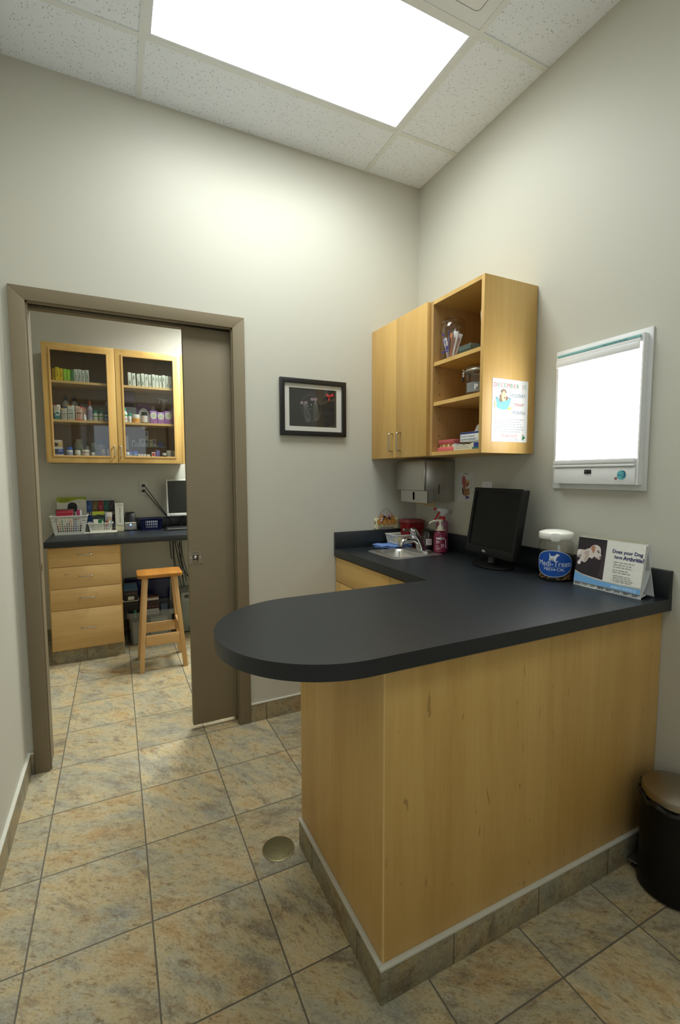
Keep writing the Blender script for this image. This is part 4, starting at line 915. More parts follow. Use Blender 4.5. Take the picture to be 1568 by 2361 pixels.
t = thing('floor_drain', 'round brass drain cover in the floor tile beside the peninsula', 'drain cover', (-1.243, -.912, 0))
BRS = steel('worn_brass', (146,138,104), .4, (40, 40, 40)); BRD = P((112,106,80), .5, .6)
b = MB(); b.prism(ell(0,0,.0585,.0585,48), 0, .0022, BRS, bev=.0006); A = TP(0, 0, .0022, .3)
for i in range(-8, 9):
    x = i*.0064; L_ = math.sqrt(max(0, .053**2-x*x))
    if L_ > .004: b.box(x-.0007, -L_, -.0001, x+.0007, L_, .0007, BRS, M=A); b.box(-L_, x-.0007, -.0001, L_, x+.0007, .0007, BRS, M=A)
b.build('cover', t)
for a in (2.2, 5.3):
    b = MB(); b.lathe([(0,.0012),(.003,.001),(.0036,0)], BRD, 12, TP(.047*math.cos(a), .047*math.sin(a), .0024)); b.build('screw', t)
# ================================================================== the room beyond the doorway
ZR = .905
t = thing('back_worktop', 'black worktop along the far wall seen through the doorway', 'worktop', (-1.4, 1.67, .862)); off = (-1.4, 1.67, .862)
b = MB(); b.box(-2.20, 1.34, .862, -.4, 1.999, ZR, M_lam, .0008); b.build('slab', t, off)
b = MB(); b.box(-2.20, 1.979, ZR, -.4, 1.999, 1.0, M_lam, .0008); b.build('splashback', t, off)
t = thing('drawer_unit', 'maple four drawer unit under the far black worktop', 'drawers', (-1.95, 1.68, 0)); off = (-1.95, 1.68, 0)
b = MB(); b.box(-2.185, 1.379, .10, -1.714, 1.97, .8615, maple_v); b.build('body', t, off)
b = MB(); b.box(-2.188, 1.40, 0, -1.711, 1.97, .0995, M_base_x); b.build('plinth', t, off)
for z0, z1 in ((.7185,.872),(.5595,.7155),(.4025,.5565),(.111,.3995)):
    b = MB(); b.box(-2.177, 1.36, z0, -1.722, 1.3785, min(z1, .858), maple_x, .001); d = b.build('drawer', t, off)
    p = pull(.0042, .026, .088, M_nickel, Matrix(((1,0,0,-1.9475),(0,-1,0,1.36),(0,0,1,(z0+z1)/2+.006),(0,0,0,1)))); p.build('handle', d, off)

t = thing('glass_cupboard', 'maple wall cupboard with two glass doors full of medicines', 'cupboard', (-1.69, 1.85, 1.47)); off = (-1.69, 1.85, 1.47)
b = MB(); b.box(-2.19, 1.6905, 1.47, -2.172, 1.998, 2.365, maple_shaded); b.box(-1.228, 1.6905, 1.47, -1.21, 1.998, 2.365, maple_shaded); b.box(-2.172, 1.6905, 1.47, -1.228, 1.99, 1.488, maple_shaded); b.box(-2.172, 1.6905, 2.347, -1.228, 1.99, 2.365, maple_shaded); b.box(-2.172, 1.985, 1.488, -1.228, 1.998, 2.347, maple_shaded); b.box(-1.7105, 1.70, 1.488, -1.6915, 1.985, 2.347, maple_shaded)
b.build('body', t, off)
b = MB(); b.box(-1.209, 1.67, 1.47, -1.188, 1.998, 2.365, maple_v); b.build('filler_panel', t, off)
for xa, xb in ((-2.1718, -1.7107), (-1.6913, -1.2282)):
    for z in (2.076, 1.782):
        b = MB(); b.box(xa, 1.70, z, xb, 1.984, z+.018, maple_x); b.build('shelf', t, off)
M_bead = P((200,160,96), .35)
for x0, x1, g0, g1, hx in ((-2.19,-1.7025,-2.137,-1.760,-1.727), (-1.6995,-1.2105,-1.646,-1.270,-1.681)):
    b = MB(); b.prism([(x0,1.47),(x1,1.47),(x1,2.365),(x0,2.365)], -1.69, -1.67, maple_v, FR(0, 0, 0), holes=[[(g0,1.524),(g1,1.524),(g1,2.312),(g0,2.312)]], bev=.001); d = b.build('door', t, off)
    b = MB(); b.prism([(g0-.012,1.512),(g1+.012,1.512),(g1+.012,2.324),(g0-.012,2.324)], -1.669, -1.664, M_bead, FR(0, 0, 0), holes=[[(g0+.002,1.526),(g1-.002,1.526),(g1-.002,2.310),(g0+.002,2.310)]], bev=.0015); b.build('glazing_bead', d, off)
    b = MB(); b.box(g0, 1.678, 1.524, g1, 1.682, 2.312, M_pane); b.build('glass_pane', d, off)
    p = pull(.0042, .026, .088, M_nickel, Matrix(((0,0,1,hx),(0,-1,0,1.67),(1,0,0,1.562),(0,0,0,1)))); p.build('handle', d, off)

# ---- medicines
S1, S2, S3 = 2.0945, 1.8005, 1.4885
def mbox(name, label, cat, x0, x1, y, d, z0, h, c, marks=(), group=None, tilt=0, body=None):
    """a carton standing on a shelf: marks are (kind, x0, y0, x1, y1, colour) in fractions of the front"""
    w = x1-x0-.0012
    b = MB(); b.box(-w/2, -d/2, 0, w/2, d/2, h, P(c, .5), .0006)
    if marks:
        A = FR(0, -d/2-.0002, 0)
        for i, mk in enumerate(marks):
            k_, a0_, b0_, a1_, b1_, cc = mk[:6]; xa, xb, ya, yb = -w/2+a0_*w, -w/2+a1_*w, b0_*h, b1_*h; lf = .0003+.0002*i; mt = P(cc, .5)
            if k_ == 'r': b.rect(xa, ya, xb, yb, mt, A, lf)
            elif k_ == 'o': b.poly(ell((xa+xb)/2, (ya+yb)/2, (xb-xa)/2, (yb-ya)/2), mt, A, lf)
            elif k_ == 'l':
                n = mk[6]; b.lines(xa, xb, [ya+(yb-ya)*(j+.5)/n for j in range(n)], (yb-ya)/n*.5, mt, A, lf, i+3)
            elif k_ == 'v':
                A3 = A @ Matrix.Translation(((xa+xb)/2, (ya+yb)/2, 0)) @ Matrix.Rotation(PI/2, 4, 'Z'); hh = (yb-ya)/2; b.lines(-hh, hh, [0], (xb-xa)*.7, mt, A3, lf, i+5)
    t = solo(b, name, label, cat, ((x0+x1)/2, y+d/2, z0), 0, group)
    t.rotation_euler = (0, tilt, 0)
    if tilt: t.location.z += abs(math.sin(tilt))*w/2
    return t
def bottle(name, label, cat, x, y, z0, prof, c, cap, capc, band=None, group=None, mat=None, capname='cap'):
    t = thing(name, label, cat, (x, y, z0), 0, group)
    b = MB(); b.lathe(prof, mat or P(c, .4), 20); b.build('body', t)
    if cap: b = MB(); b.lathe(cap, P(capc, .4), 20); b.build(capname, t)
    if band:
        for i, (zz0, zz1, r, cc) in enumerate(band):
            b = MB(); b.lathe([(r,zz0),(r+.0004,zz0),(r+.0004,zz1),(r,zz1)], P(cc, .5), 20); b.build('label', t)
    return t
def jarp(r, h, neck=.85): return [(0,0),(r*.95,0),(r,.003),(r,h*.78),(r*neck,h*.9),(r*neck,h*.93)]
def capp(r, z0, z1): return [(r,z0),(r,z1-.002),(r*.92,z1),(0,z1)]
# top left shelf
YEL, LIM, GRN, GWH = (222,194,20), (150,196,40), (64,122,62), (196,200,186)
row = [('brown', -2.1405, -2.130, (120,78,36), 'slim brown medicine box at the left end of the top shelf', .085),
 ('y', -2.129, -2.111, (206,178,20), 'first yellow medicine box from the left, darker mustard tone', .087), ('y', -2.110, -2.085, YEL, 'second yellow medicine box from the left, tallest and pulled forward', .097), ('y', -2.084, -2.0605, YEL, 'third yellow medicine box, next to the lime green ones', .091),
 ('l', -2.058, -2.035, LIM, 'left of two lime green medicine boxes on the top shelf', .090), ('l', -2.034, -2.0125, LIM, 'right of two lime green medicine boxes, beside the dark green one', .087), ('g', -2.0115, -1.988, GRN, 'single dark green medicine box on the top left shelf', .088),
 ('w', -1.987, -1.962, GWH, 'pale grey medicine box standing right beside the dark green one', .094), ('w', -1.961, -1.937, GWH, 'second pale grey medicine box from the dark green one', .095), ('w', -1.936, -1.913, GWH, 'third pale grey medicine box from the dark green one', .091), ('w', -1.911, -1.886, (186,192,176), 'rightmost pale grey medicine box, its long side showing', .095)]
for k_, x0, x1, c, lab, h in row:
    ink = (120,100,20) if k_ == 'y' else (176,214,96) if k_ == 'l' else (70,104,76) if k_ == 'w' else tuple(int(v*.8) for v in c)
    mk = [('v', .3, .28, .75, .8, ink)]
    if k_ == 'w': mk.append(('l', .2, .06, .85, .24, (90,96,92), 4))
    if k_ == 'y': mk.append(('l', .15, .84, .85, .94, ink, 2))
    fy = 1.712 if 'forward' not in lab else 1.705
    mbox('medicine_box', lab, 'medicine box', x0, x1, fy, .10 if k_ != 'w' else .14, S1, h, c, mk, 'slim boxes on the top left shelf')
# top right shelf: white boxes with green lettering
ORD = ['first', 'second', 'third', 'fourth', 'fifth', 'sixth', 'seventh', 'eighth', 'ninth', 'tenth', 'eleventh', 'twelfth']
wx = [(-1.608,-1.579),(-1.577,-1.548),(-1.541,-1.511),(-1.510,-1.483),(-1.482,-1.4545),(-1.454,-1.4285),(-1.428,-1.4015),(-1.401,-1.375),(-1.3745,-1.349),(-1.3485,-1.3225),(-1.322,-1.2955),(-1.295,-1.2685)]
up = [0,1,0,0,1,0,1,1,1,1,0,0]
for i, ((x0, x1), u_) in enumerate(zip(wx, up)):
    mk = [('v', .28, .52 if u_ else .08, .72, .92 if u_ else .46, (58,92,60)), ('v', .15, .1, .3, .9, (168,172,160)), ('v', .72, .1, .86, .9, (176,178,168))]
    mbox('medicine_box', '%s white green-lettered box from the left on the top right shelf' % ORD[i], 'medicine box', x0+.001, x1-.002, 1.712+(.004 if i % 3 else -.004), .12, S1, .1035-.002*(i % 3), (226,230,214), mk, 'white boxes on the top right shelf', -.03)
# middle left shelf
mbox('medicine_box', 'pale green edged box cut off at the left of the middle shelf', 'medicine box', -2.1705, -2.1375, 1.73, .08, S2, .109, (206,212,196), [('r', 0, 0, 1, .45, (40,110,104))])
mbox('medicine_box', 'white and teal box with pink corner on the middle left shelf', 'medicine box', -2.130, -2.091, 1.72, .05, S2, .112, (226,220,202), [('r', 0, 0, 1, .3, (40,116,112)), ('o', 0, .04, 1, .52, (40,124,120)), ('r', .2, .26, .48, .36, (216,224,214)), ('r', .55, .26, .85, .36, (216,224,214)), ('r', 0, .92, .5, 1, (196,70,80)), ('l', .15, .58, .85, .86, (120,100,90), 5)])
mbox('medicine_box', 'shorter grey box with tan top beside the teal box', 'medicine box', -2.086, -2.0455, 1.72, .06, S2, .088, (188,190,176), [('r', 0, .87, .68, 1, (206,164,96)), ('r', 0, 0, .06, .86, (110,46,42)), ('r', .15, .47, .95, .53, (70,66,62)), ('l', .2, .1, .9, .4, (130,130,120), 4), ('l', .2, .6, .9, .8, (130,130,120), 3)])
mbox('medicine_box', 'taller grey box with tan top and black stripe on the middle shelf', 'medicine box', -2.0435, -1.994, 1.72, .06, S2, .112, (196,200,186), [('r', 0, .9, .62, 1, (206,164,96)), ('r', .2, .42, .8, .47, (30,30,30)), ('r', 0, 0, .05, .85, (110,46,42)), ('l', .2, .08, .9, .36, (130,130,120), 4), ('l', .2, .55, .8, .75, (120,110,104), 2)])
mbox('medicine_box', 'front pink box with red base and black stripe', 'medicine box', -1.989, -1.9415, 1.72, .05, S2, .109, (220,184,160), [('r', 0, 0, 1, .08, (200,60,50)), ('r', .1, .48, .9, .55, (40,30,30)), ('r', .68, .86, 1, 1, (206,90,90)), ('l', .1, .12, .9, .44, (150,110,100), 5), ('l', .1, .62, .8, .84, (150,110,100), 3)])
mbox('medicine_box', 'second pink box standing just behind the small dropper bottle', 'medicine box', -1.9405, -1.9135, 1.745, .05, S2, .104, (196,160,142), [('r', .1, .48, .9, .55, (40,30,30)), ('r', .3, .86, 1, 1, (186,90,90)), ('l', .1, .6, .9, .82, (130,96,90), 3)])
bottle('dropper_bottle', 'tiny white dropper bottle in front of the pink box', 'bottle', -1.9275, 1.728, S2, [(0,0),(.0105,0),(.0115,.002),(.0115,.026),(.009,.031),(.005,.033)], (232,232,226), [(.0085,.031),(.0085,.038),(.005,.046),(.003,.055),(0,.056)], (236,236,232))
bottle('squeeze_bottle', 'grey squeeze bottle with rust brown nozzle and purple print', 'bottle', -1.891, 1.745, S2, [(0,0),(.018,0),(.0195,.003),(.0195,.09),(.016,.106),(.011,.114),(.011,.118)], (176,176,184), [(.0115,.118),(.0115,.136),(.007,.14),(.0035,.163),(0,.165)], (150,70,28), [(.02,.086,.0195,(150,140,160))], capname='nozzle')
for i, x in enumerate((-1.853, -1.8125)):
    bottle('pill_bottle', ('left' if i == 0 else 'right')+' of two white pill bottles with teal caps on the middle left shelf', 'bottle', x, 1.745, S2, jarp(.0192, .068), (226,226,214), capp(.0165, .062, .080), (40,140,120), [(.032,.042,.0192,(110,170,100)), (.012,.022,.0192,(206,196,184))], 'teal capped pill bottles')
bottle('pill_bottle', 'blue and white pill bottle at the right of the middle left shelf', 'bottle', -1.774, 1.745, S2, jarp(.0185, .060), (206,212,220), capp(.016, .056, .074), (60,96,170), [(.004,.012,.0185,(60,90,160)), (.022,.044,.0185,(110,130,180))])
for i, (x, lab) in enumerate(((-2.066, 'left of two big white squeeze bottles with dark nozzles at the back'), (-2.003, 'right of two big white squeeze bottles with dark nozzles at the back'))):
    bottle('squeeze_bottle', lab, 'bottle', x, 1.90, S2, [(0,0),(.027,0),(.029,.004),(.029,.13),(.024,.152),(.012,.166),(.012,.17)], (206,208,204), [(.0125,.17),(.0125,.188),(.008,.19),(.0035,.214),(0,.216)], (40,44,66), [(.06,.12,.029,(120,136,180))], 'nozzle bottles at the back of the middle shelf', capname='nozzle')
def bin_(label, x0, x1, y0, y1, z0, h, group=None):
    b = MB(); w, d = (x1-x0)/2, (y1-y0)/2
    for a in ((-w,-d,w,-d+.002),(-w,d-.002,w,d),(-w,-d,-w+.002,d),(w-.002,-d,w,d)): b.box(a[0], a[1], 0, a[2], a[3], h, M_clear)
    b.box(-w, -d, 0, w, d, .002, M_clear); b.box(-w-.002, -d-.002, h, w+.002, -d+.001, h+.003, P((186,188,196), .2))
    return solo(b, 'plastic_bin', label, 'bin', ((x0+x1)/2, (y0+y1)/2, z0), 0, group)
bin_('clear plastic bin behind the teal capped bottles on the middle left shelf', -1.955, -1.745, 1.80, 1.86, S2, .13)
bottle('jar', 'white jar standing inside the clear bin at the right', 'jar', -1.765, 1.89, S2, jarp(.02, .165, .9), (206,206,198), capp(.019, .155, .180), (220,220,214))
# middle right shelf
bottle('pill_bottle', 'white bottle with teal cap at the left of the middle right shelf', 'bottle', -1.643, 1.735, S2, jarp(.021, .098, .6), (228,228,218), capp(.0125, .088, .116), (50,160,130), [(.05,.062,.021,(110,180,100)), (.02,.034,.021,(206,170,170))])
bottle('pill_bottle', 'small white pill bottle with flat teal cap beside the orange jar', 'bottle', -1.606, 1.735, S2, jarp(.0135, .060), (226,228,220), capp(.0145, .056, .074), (40,150,130), [(.01,.03,.0135,(196,200,196))])
bottle('jar', 'wide orange labelled jar with white lid on the middle right shelf', 'jar', -1.5595, 1.752, S2, jarp(.030, .052, .97), (226,216,200), capp(.0315, .045, .068), (232,228,216), [(.004,.036,.030,(216,150,60))])
bottle('jar', 'black jar with gold and white label beside the orange jar', 'jar', -1.494, 1.752, S2, jarp(.027, .074), (34,34,36), capp(.0215, .070, .092), (26,26,28), [(.008,.062,.027,(206,200,190))])
LIL, OVL = (166,118,186), (214,216,196)
def lilac(lab, x0, x1, y, h):
    mbox('lilac_box', lab, 'medicine box', x0, x1, y, .05, S2, h, LIL, [('o', .02, .34, .98, .92, (190,160,150)), ('o', .05, .36, .95, .90, OVL), ('l', .2, .64, .8, .70, (60,64,60), 1), ('l', .2, .5, .8, .6, (150,150,140), 2), ('l', .15, .06, .6, .12, (110,70,130), 1), ('o', .6, .22, .85, .30, (196,90,90))], 'lilac boxes with pale ovals')
lilac('leftmost of the small lilac boxes with a pale oval', -1.452, -1.398, 1.72, .103); lilac('shortest lilac box with a pale oval, second from left', -1.395, -1.341, 1.72, .096); lilac('widest small lilac box with a pale oval, third from left', -1.339, -1.279, 1.72, .108); lilac('tallest lilac box with a pale oval, cut off by the door frame', -1.277, -1.232, 1.72, .156)
mbox('lilac_box', 'large lilac box with half circle of white behind the black jar', 'medicine box', -1.545, -1.440, 1.86, .06, S2, .176, (120,88,136), [('o', .06, -.2, .96, .84, (90,50,90)), ('o', .08, -.2, .94, .81, (206,208,200)), ('l', .2, .4, .8, .46, (70,74,72), 1)])
zc = S2
for h, c, lab in ((.150, (104,80,112), 'lowest and tallest dusky purple carton of the stack'), (.024, (26,24,26), 'black carton inside the dusky purple stack'), (.062, (122,96,134), 'third dusky purple carton from the bottom of the stack'), (.036, (96,72,98), 'top dusky purple carton of the stack')):
    mbox('purple_carton', lab, 'carton', -1.640, -1.560, 1.86, .08, zc, h-.0005, c, [('l', .1, .6, .7, .8, tuple(int(v*.75) for v in c), 1)], 'stacked purple cartons'); zc += h
bin_('clear plastic bin in front of the stacked purple cartons', -1.640, -1.550, 1.79, 1.85, S2, .125)
b = MB(); b.box(-.025,-.012,0,.025,.012,.07,P((40,70,140),.5),.002); solo(b, 'blue_packet', 'dark blue packet inside the clear bin by the purple cartons', 'packet', (-1.60, 1.82, S2+.0025))
bottle('jar', 'greyish jar behind the leftmost small lilac box', 'jar', -1.418, 1.89, S2, jarp(.026, .125, .95), (190,180,184), capp(.027, .118, .160), (180,172,176))
t = bottle('spray_bottle', 'pale translucent spray bottle at the back of the middle right shelf', 'spray bottle', -1.327, 1.89, S2, [(0,0),(.029,0),(.030,.004),(.030,.10),(.024,.135),(.017,.165),(.014,.178)], (176,172,168), [(.015,.176),(.016,.192),(.012,.196),(0,.197)], (190,186,182))
b = MB(); b.prism([(-.013,0),(.013,0),(.014,.014),(.042,.012),(.028,.036),(-.05,.040),(-.052,.030),(-.014,.024)], -.009, .009, P((198,194,190), .4), FR(0, 0, .195), bev=.003); b.build('spray_head', t)
b = MB(); b.prism([(-.034,.03),(-.026,.028),(-.036,-.012),(-.042,-.010)], -.004, .004, P((190,186,182), .4), FR(0, 0, .195), bev=.001); b.build('trigger', t)
# bottom left
zc = S3
for w, h, c, lab, mk in ((.085, .048, (216,214,204), 'white carton at the bottom of the three stacked on the left', [('l', .05, .85, .5, .97, (60,60,70), 1)]), (.080, .056, (70,96,160), 'blue and black carton in the middle of the stack on the left', [('r', 0, .72, 1, 1, (216,216,210)), ('r', 0, .1, .9, .62, (34,40,70)), ('o', .6, .25, .95, .7, (110,130,200)), ('r', .5, 0, 1, .14, (60,76,150))]), (.075, .052, (200,168,112), 'tan and white carton on top of the stack on the left', [('r', 0, .72, 1, 1, (216,214,204)), ('o', .02, .05, .7, .6, (26,28,34)), ('l', .1, .8, .5, .92, (60,60,60), 1)])):
    mbox('carton', lab, 'carton', -2.165, -2.165+w, 1.715, .09, zc, h-.0004, c, mk, 'stacked cartons in the bottom left'); zc += h
bottle('jar', 'white jar with bright blue lid on the bottom left shelf', 'jar', -2.042, 1.735, S3, jarp(.0235, .086, .95), (222,220,200), capp(.0215, .080, .104), (40,84,176), [(.036,.066,.0235,(150,160,184))])
bottle('jar', 'small white jar standing in front of the big green banded jug', 'jar', -1.988, 1.735, S3, jarp(.021, .062, .97), (226,224,208), capp(.0205, .056, .082), (226,226,216), [(.036,.052,.021,(206,200,170))])
bottle('jug', 'big white jug with green band at the back of the bottom left', 'jug', -1.985, 1.89, S3, [(0,0),(.034,0),(.036,.004),(.036,.135),(.030,.150),(.025,.154)], (190,196,180), [(.026,.152),(.026,.174),(.024,.176),(0,.176)], (196,200,186), [(.072,.094,.036,(30,110,70))])
bottle('jar', 'brown and white banded jar with white lid on the bottom left shelf', 'jar', -1.9335, 1.742, S3, jarp(.027, .070, .97), (190,140,100), capp(.0275, .068, .086), (222,216,200), [(.038,.062,.027,(214,200,184))])
bottle('squeeze_bottle', 'white squeeze bottle with thin brown nozzle at the back', 'bottle', -1.924, 1.875, S3, [(0,0),(.018,0),(.019,.003),(.019,.09),(.013,.118),(.009,.124)], (196,198,196), [(.009,.122),(.009,.134),(.005,.137),(.0025,.165),(0,.166)], (120,60,50), capname='nozzle')
bottle('bottle', 'white bottle with tall white cap at the back of bottom left', 'bottle', -1.8785, 1.89, S3, jarp(.029, .128, .75), (196,202,200), capp(.0225, .118, .150), (206,210,206), [(.06,.10,.029,(170,186,184))])
bottle('jar', 'very small white pill jar beside the brown banded jar', 'jar', -1.883, 1.735, S3, jarp(.0135, .050, .97), (222,222,214), capp(.014, .048, .066), (230,230,224))
bottle('tub', 'large white tub with wide pale blue lid at the back', 'tub', -1.8215, 1.885, S3, jarp(.036, .148, .97), (200,206,208), capp(.030, .142, .168), (70,120,186), [(.05,.10,.036,(176,190,200))])
bottle('pill_bottle', 'white pill bottle in front of the large blue lidded tub', 'bottle', -1.806, 1.740, S3, jarp(.0165, .066, .9), (216,218,216), capp(.0155, .062, .093), (222,222,218), [(.045,.056,.0165,(190,160,190))])
bottle('pill_bottle', 'white pill bottle partly hidden by the left door frame', 'bottle', -1.770, 1.735, S3, jarp(.0125, .072, .9), (214,216,210), capp(.0115, .068, .092), (224,224,218))
bottle('vial', 'little purple vial beside the white pill bottle', 'vial', -1.833, 1.722, S3, [(0,0),(.0075,0),(.0075,.044),(.004,.05)], (96,50,110), [(.005,.05),(.005,.058),(0,.058)], (110,60,120))
# bottom right: clear stand with things on it, and a front row
t = thing('display_stand', 'clear acrylic riser stand on the bottom right shelf', 'stand', (-1.464, 1.87, S3))
b = MB(); b.box(-.142, -.035, .124, .142, .05, .1275, M_clear); b.box(-.142, -.036, .1235, .142, -.0345, .1280, P((150,160,158), .2)); b.build('top', t)
for q in (-.1405, .1385):
    b = MB(); b.box(q, -.035, 0, q+.002, .05, .1235, M_clear); b.box(q, -.036, 0, q+.002, -.0352, .1235, P((150,158,156), .2)); b.build('leg', t)
Z4 = S3+.1278
BG = (196,202,204)
mbox('small_box', 'small white box with dark panel at the left of the clear stand', 'box', -1.594, -1.567, 1.85, .03, Z4, .048, (206,214,214), [('r', .3, .05, .9, .8, (70,90,92))], 'boxes on the clear stand')
mbox('small_box', 'lowest pale box on the clear stand, second from left', 'box', -1.566, -1.545, 1.85, .03, Z4, .024, (180,188,190), [('r', .3, .2, .8, .6, (110,120,124))], 'boxes on the clear stand')
mbox('small_box', 'pale grey box with darker upper left, third on the clear stand', 'box', -1.543, -1.521, 1.85, .03, Z4, .065, (176,182,180), [('r', 0, .4, .5, 1, (130,136,140))], 'boxes on the clear stand')
def tri(lab, x0, x1, z0, h, c): mbox('small_box', lab, 'box', x0, x1, 1.85, .03, z0, h, (198,204,206), [('o', .1, .35, .9, .95, c), ('l', .1, .06, .9, .3, (150,156,160), 2)], 'boxes on the clear stand')
tri('box with grey blue emblem, fourth on the clear stand', -1.519, -1.492, Z4, .065, (110,124,150)); tri('lower box of the two stacked boxes on the clear stand', -1.490, -1.463, Z4, .062, (96,128,150)); tri('upper box of the two stacked boxes on the clear stand', -1.489, -1.462, Z4+.0625, .070, (90,120,160))
mbox('small_box', 'cream box with dark stripe on the clear stand', 'box', -1.457, -1.432, 1.85, .03, Z4, .060, (206,206,186), [('r', .15, .6, .75, .72, (60,60,56))], 'boxes on the clear stand'); tri('rightmost pale box on the clear stand with mauve emblem', -1.431, -1.403, Z4, .064, (120,104,120))
b = MB(); b.hexa((-.016,-.012,.012,.012), (-.020,-.008,-.002,.008), 0, .05, P((30,70,170), .35), bev=.003); b.hexa((.0,-.012,.026,.012), (.006,-.008,.018,.008), 0, .03, P((40,86,180), .35), bev=.003); b.box(-.038,-.010,0,-.018,.010,.018,P((130,150,180),.3),.003); solo(b, 'blue_clip', 'bright blue plastic clip at the right on the clear stand', 'clip', (-1.365, 1.865, Z4))
mbox('white_strip', 'tall narrow white packet standing at the left in bottom right', 'packet', -1.645, -1.618, 1.84, .03, S3, .215, (190,194,194), [('r', .1, .38, .95, .48, (130,60,80)), ('r', 0, .1, 1, .36, (176,180,180))])
bottle('jar', 'low white and brown jar at the left of the bottom right shelf', 'jar', -1.633, 1.735, S3, jarp(.0145, .055, .97), (206,190,170), capp(.0155, .052, .072), (226,224,214))
bottle('jar', 'narrow jar with blue lid behind the low white jar', 'jar', -1.606, 1.75, S3, jarp(.0135, .060, .97), (206,210,206), capp(.0145, .056, .079), (50,100,190))
bottle('jar', 'wide jar with blue lid on the bottom right shelf', 'jar', -1.5785, 1.745, S3, jarp(.020, .060, .97), (200,204,196), capp(.0215, .058, .079), (50,100,190), [(.044,.054,.020,(140,146,130))])
for i, (x0, x1, c, lab) in enumerate(((-1.556,-1.538,(190,120,90),'first tiny white box in the front row of bottom right'), (-1.535,-1.515,(200,70,60),'tiny white box with red mark in the bottom right row'), (-1.511,-1.493,(190,110,90),'third tiny white box in the front row of bottom right'), (-1.489,-1.462,(214,206,180),'flat cream box right of the tiny white boxes'))):
    mbox('tiny_box', lab, 'box', x0, x1, 1.72, .03, S3, .0585-.002*(i == 3), (222,216,196), [('r', .3, .83, .7, .95, c)], 'tiny boxes in the front row')
mbox('small_box', 'red and white small box in the bottom right front row', 'box', -1.449, -1.422, 1.72, .03, S3, .076, (224,214,206), [('o', .08, .55, .92, .95, (196,50,50)), ('r', 0, 0, 1, .3, (214,206,196))])
mbox('small_box', 'purple small box in the bottom right front row', 'box', -1.417, -1.385, 1.73, .03, S3, .092, (104,92,150), [('l', .1, .6, .9, .85, (150,140,190), 2), ('l', .2, .3, .9, .45, (190,180,170), 1)])
bottle('jar', 'dark jar with white lid beside the purple small box', 'jar', -1.350, 1.735, S3, jarp(.0155, .052, .97), (46,34,28), capp(.0165, .050, .070), (206,204,192))
for x in (-1.310, -1.2625):
    for z, pos in ((S3, 'lower'), (S3+.0462, 'upper')):
        side = 'left' if x < -1.3 else 'right'
        bottle('round_tub', '%s round white tub of the %s pair stacked at the right' % (pos, side), 'tub', x, 1.748, z, [(0,0),(.022,0),(.0232,.003),(.0232,.03)], (206,206,192), [(.0236,.03),(.0236,.044),(.021,.046),(0,.046)], (214,214,200), None, 'round tubs at the right')

# ---- things on the far worktop
ZQ = ZR+.0003
t = thing('laundry_basket', 'large white slotted basket of booklets on the far worktop', 'basket', (-2.070, 1.83, ZQ))
basket(t, .205, .15, .150, .024, P((214,214,204), .45), (11, 7), 6, .0022, (.024, .130, .026))
bx, by, bz = -2.07, 1.83, ZQ+.0028
for i, (dx_, dy_, w_, d_, h_, c, lab, mk) in enumerate(((-.03,-.046,.115,.012,.175,(222,208,180),'cream and red booklet at the front of the large white basket',[('r',0,.84,1,1,(160,26,48)),('r',0,.80,.9,.88,(170,40,60)),('l',.1,.70,.8,.78,(190,150,60),1)]), (-.03,-.030,.118,.012,.192,(140,24,44),'dark red booklet in the large white basket',[]), (.062,-.030,.02,.03,.19,(150,30,80),'magenta booklet edge in the large white basket',[]), (.080,-.030,.012,.03,.186,(206,204,200),'white booklet next to the magenta one in the basket',[]), (-.03,-.002,.13,.010,.196,(70,60,58),'brown booklet behind the red one in the basket',[]))):
    mbox('booklet', lab, 'booklet', bx+dx_-w_/2, bx+dx_+w_/2, by+dy_-d_/2, d_, bz, h_, c, mk, 'booklets in the large white basket')
r4 = random.Random(8)
for i in range(10):
    x = bx-.085+.0185*i; c = [(150,60,50),(200,130,60),(90,140,60),(180,110,90),(60,50,60),(210,120,60),(100,50,80),(60,90,150),(196,190,180),(120,60,60)][i]
    b = MB(); b.box(-.0075,-.004,0,.0075,.004,.075+.02*(i % 3),P(c,.5),.001); solo(b, 'packet', 'small coloured packet seen through the slots of the large white basket', 'packet', (x, by-.064, bz), 0, 'packets inside the large white basket')
b = MB(); A = FR(0, 0, 0); b.prism([(-.008,0),(.004,0),(.012,.035),(.024,.066),(.014,.05)], 0, .003, P((150,152,150), .35), A); solo(b, 'scissors', 'grey blade sticking up at the right of the large basket', 'scissors', (bx+.095, by-.02, ZQ+.135))
t = thing('show_card', 'green and white leaflet card with black dog behind the basket', 'leaflet', (-2.060, 1.93, ZQ))
b = MB(); b.box(-.106, 0, 0, .106, .003, .29, P((214,212,200), .5)); A = FR(0, -.0003, 0); GRL = P((150,164,30), .5)
b.poly([(-.106,.29),(.106,.29),(.106,.264),(.08,.27),(.05,.272),(.01,.262),(-.03,.247),(-.065,.243),(-.09,.248),(-.106,.256)], GRL, A); b.lines(-.08,-.005,[.275,.267,.259],.005,P((90,96,30),.5),A,.0008,4); b.text('they want to chew on', .055, .250, .008, P((70,70,60),.5), A, lift=.0006, sx=.7)
b.poly(ell(.004,.215,.034,.032,24,-20,200), BLACK, A); b.poly([(-.034,.205),(.04,.205),(.03,.17),(-.03,.17)], BLACK, A); b.build('card', t)
t = thing('small_basket', 'small white slotted basket of brochures on the far worktop', 'basket', (-1.852, 1.84, ZQ+.0085))
basket(t, .150, .13, .072, .014, P((214,214,204), .45), (9, 6), 3, .002, (.016, .060, .016))
bx, by, bz = -1.852, 1.84, ZQ+.0112
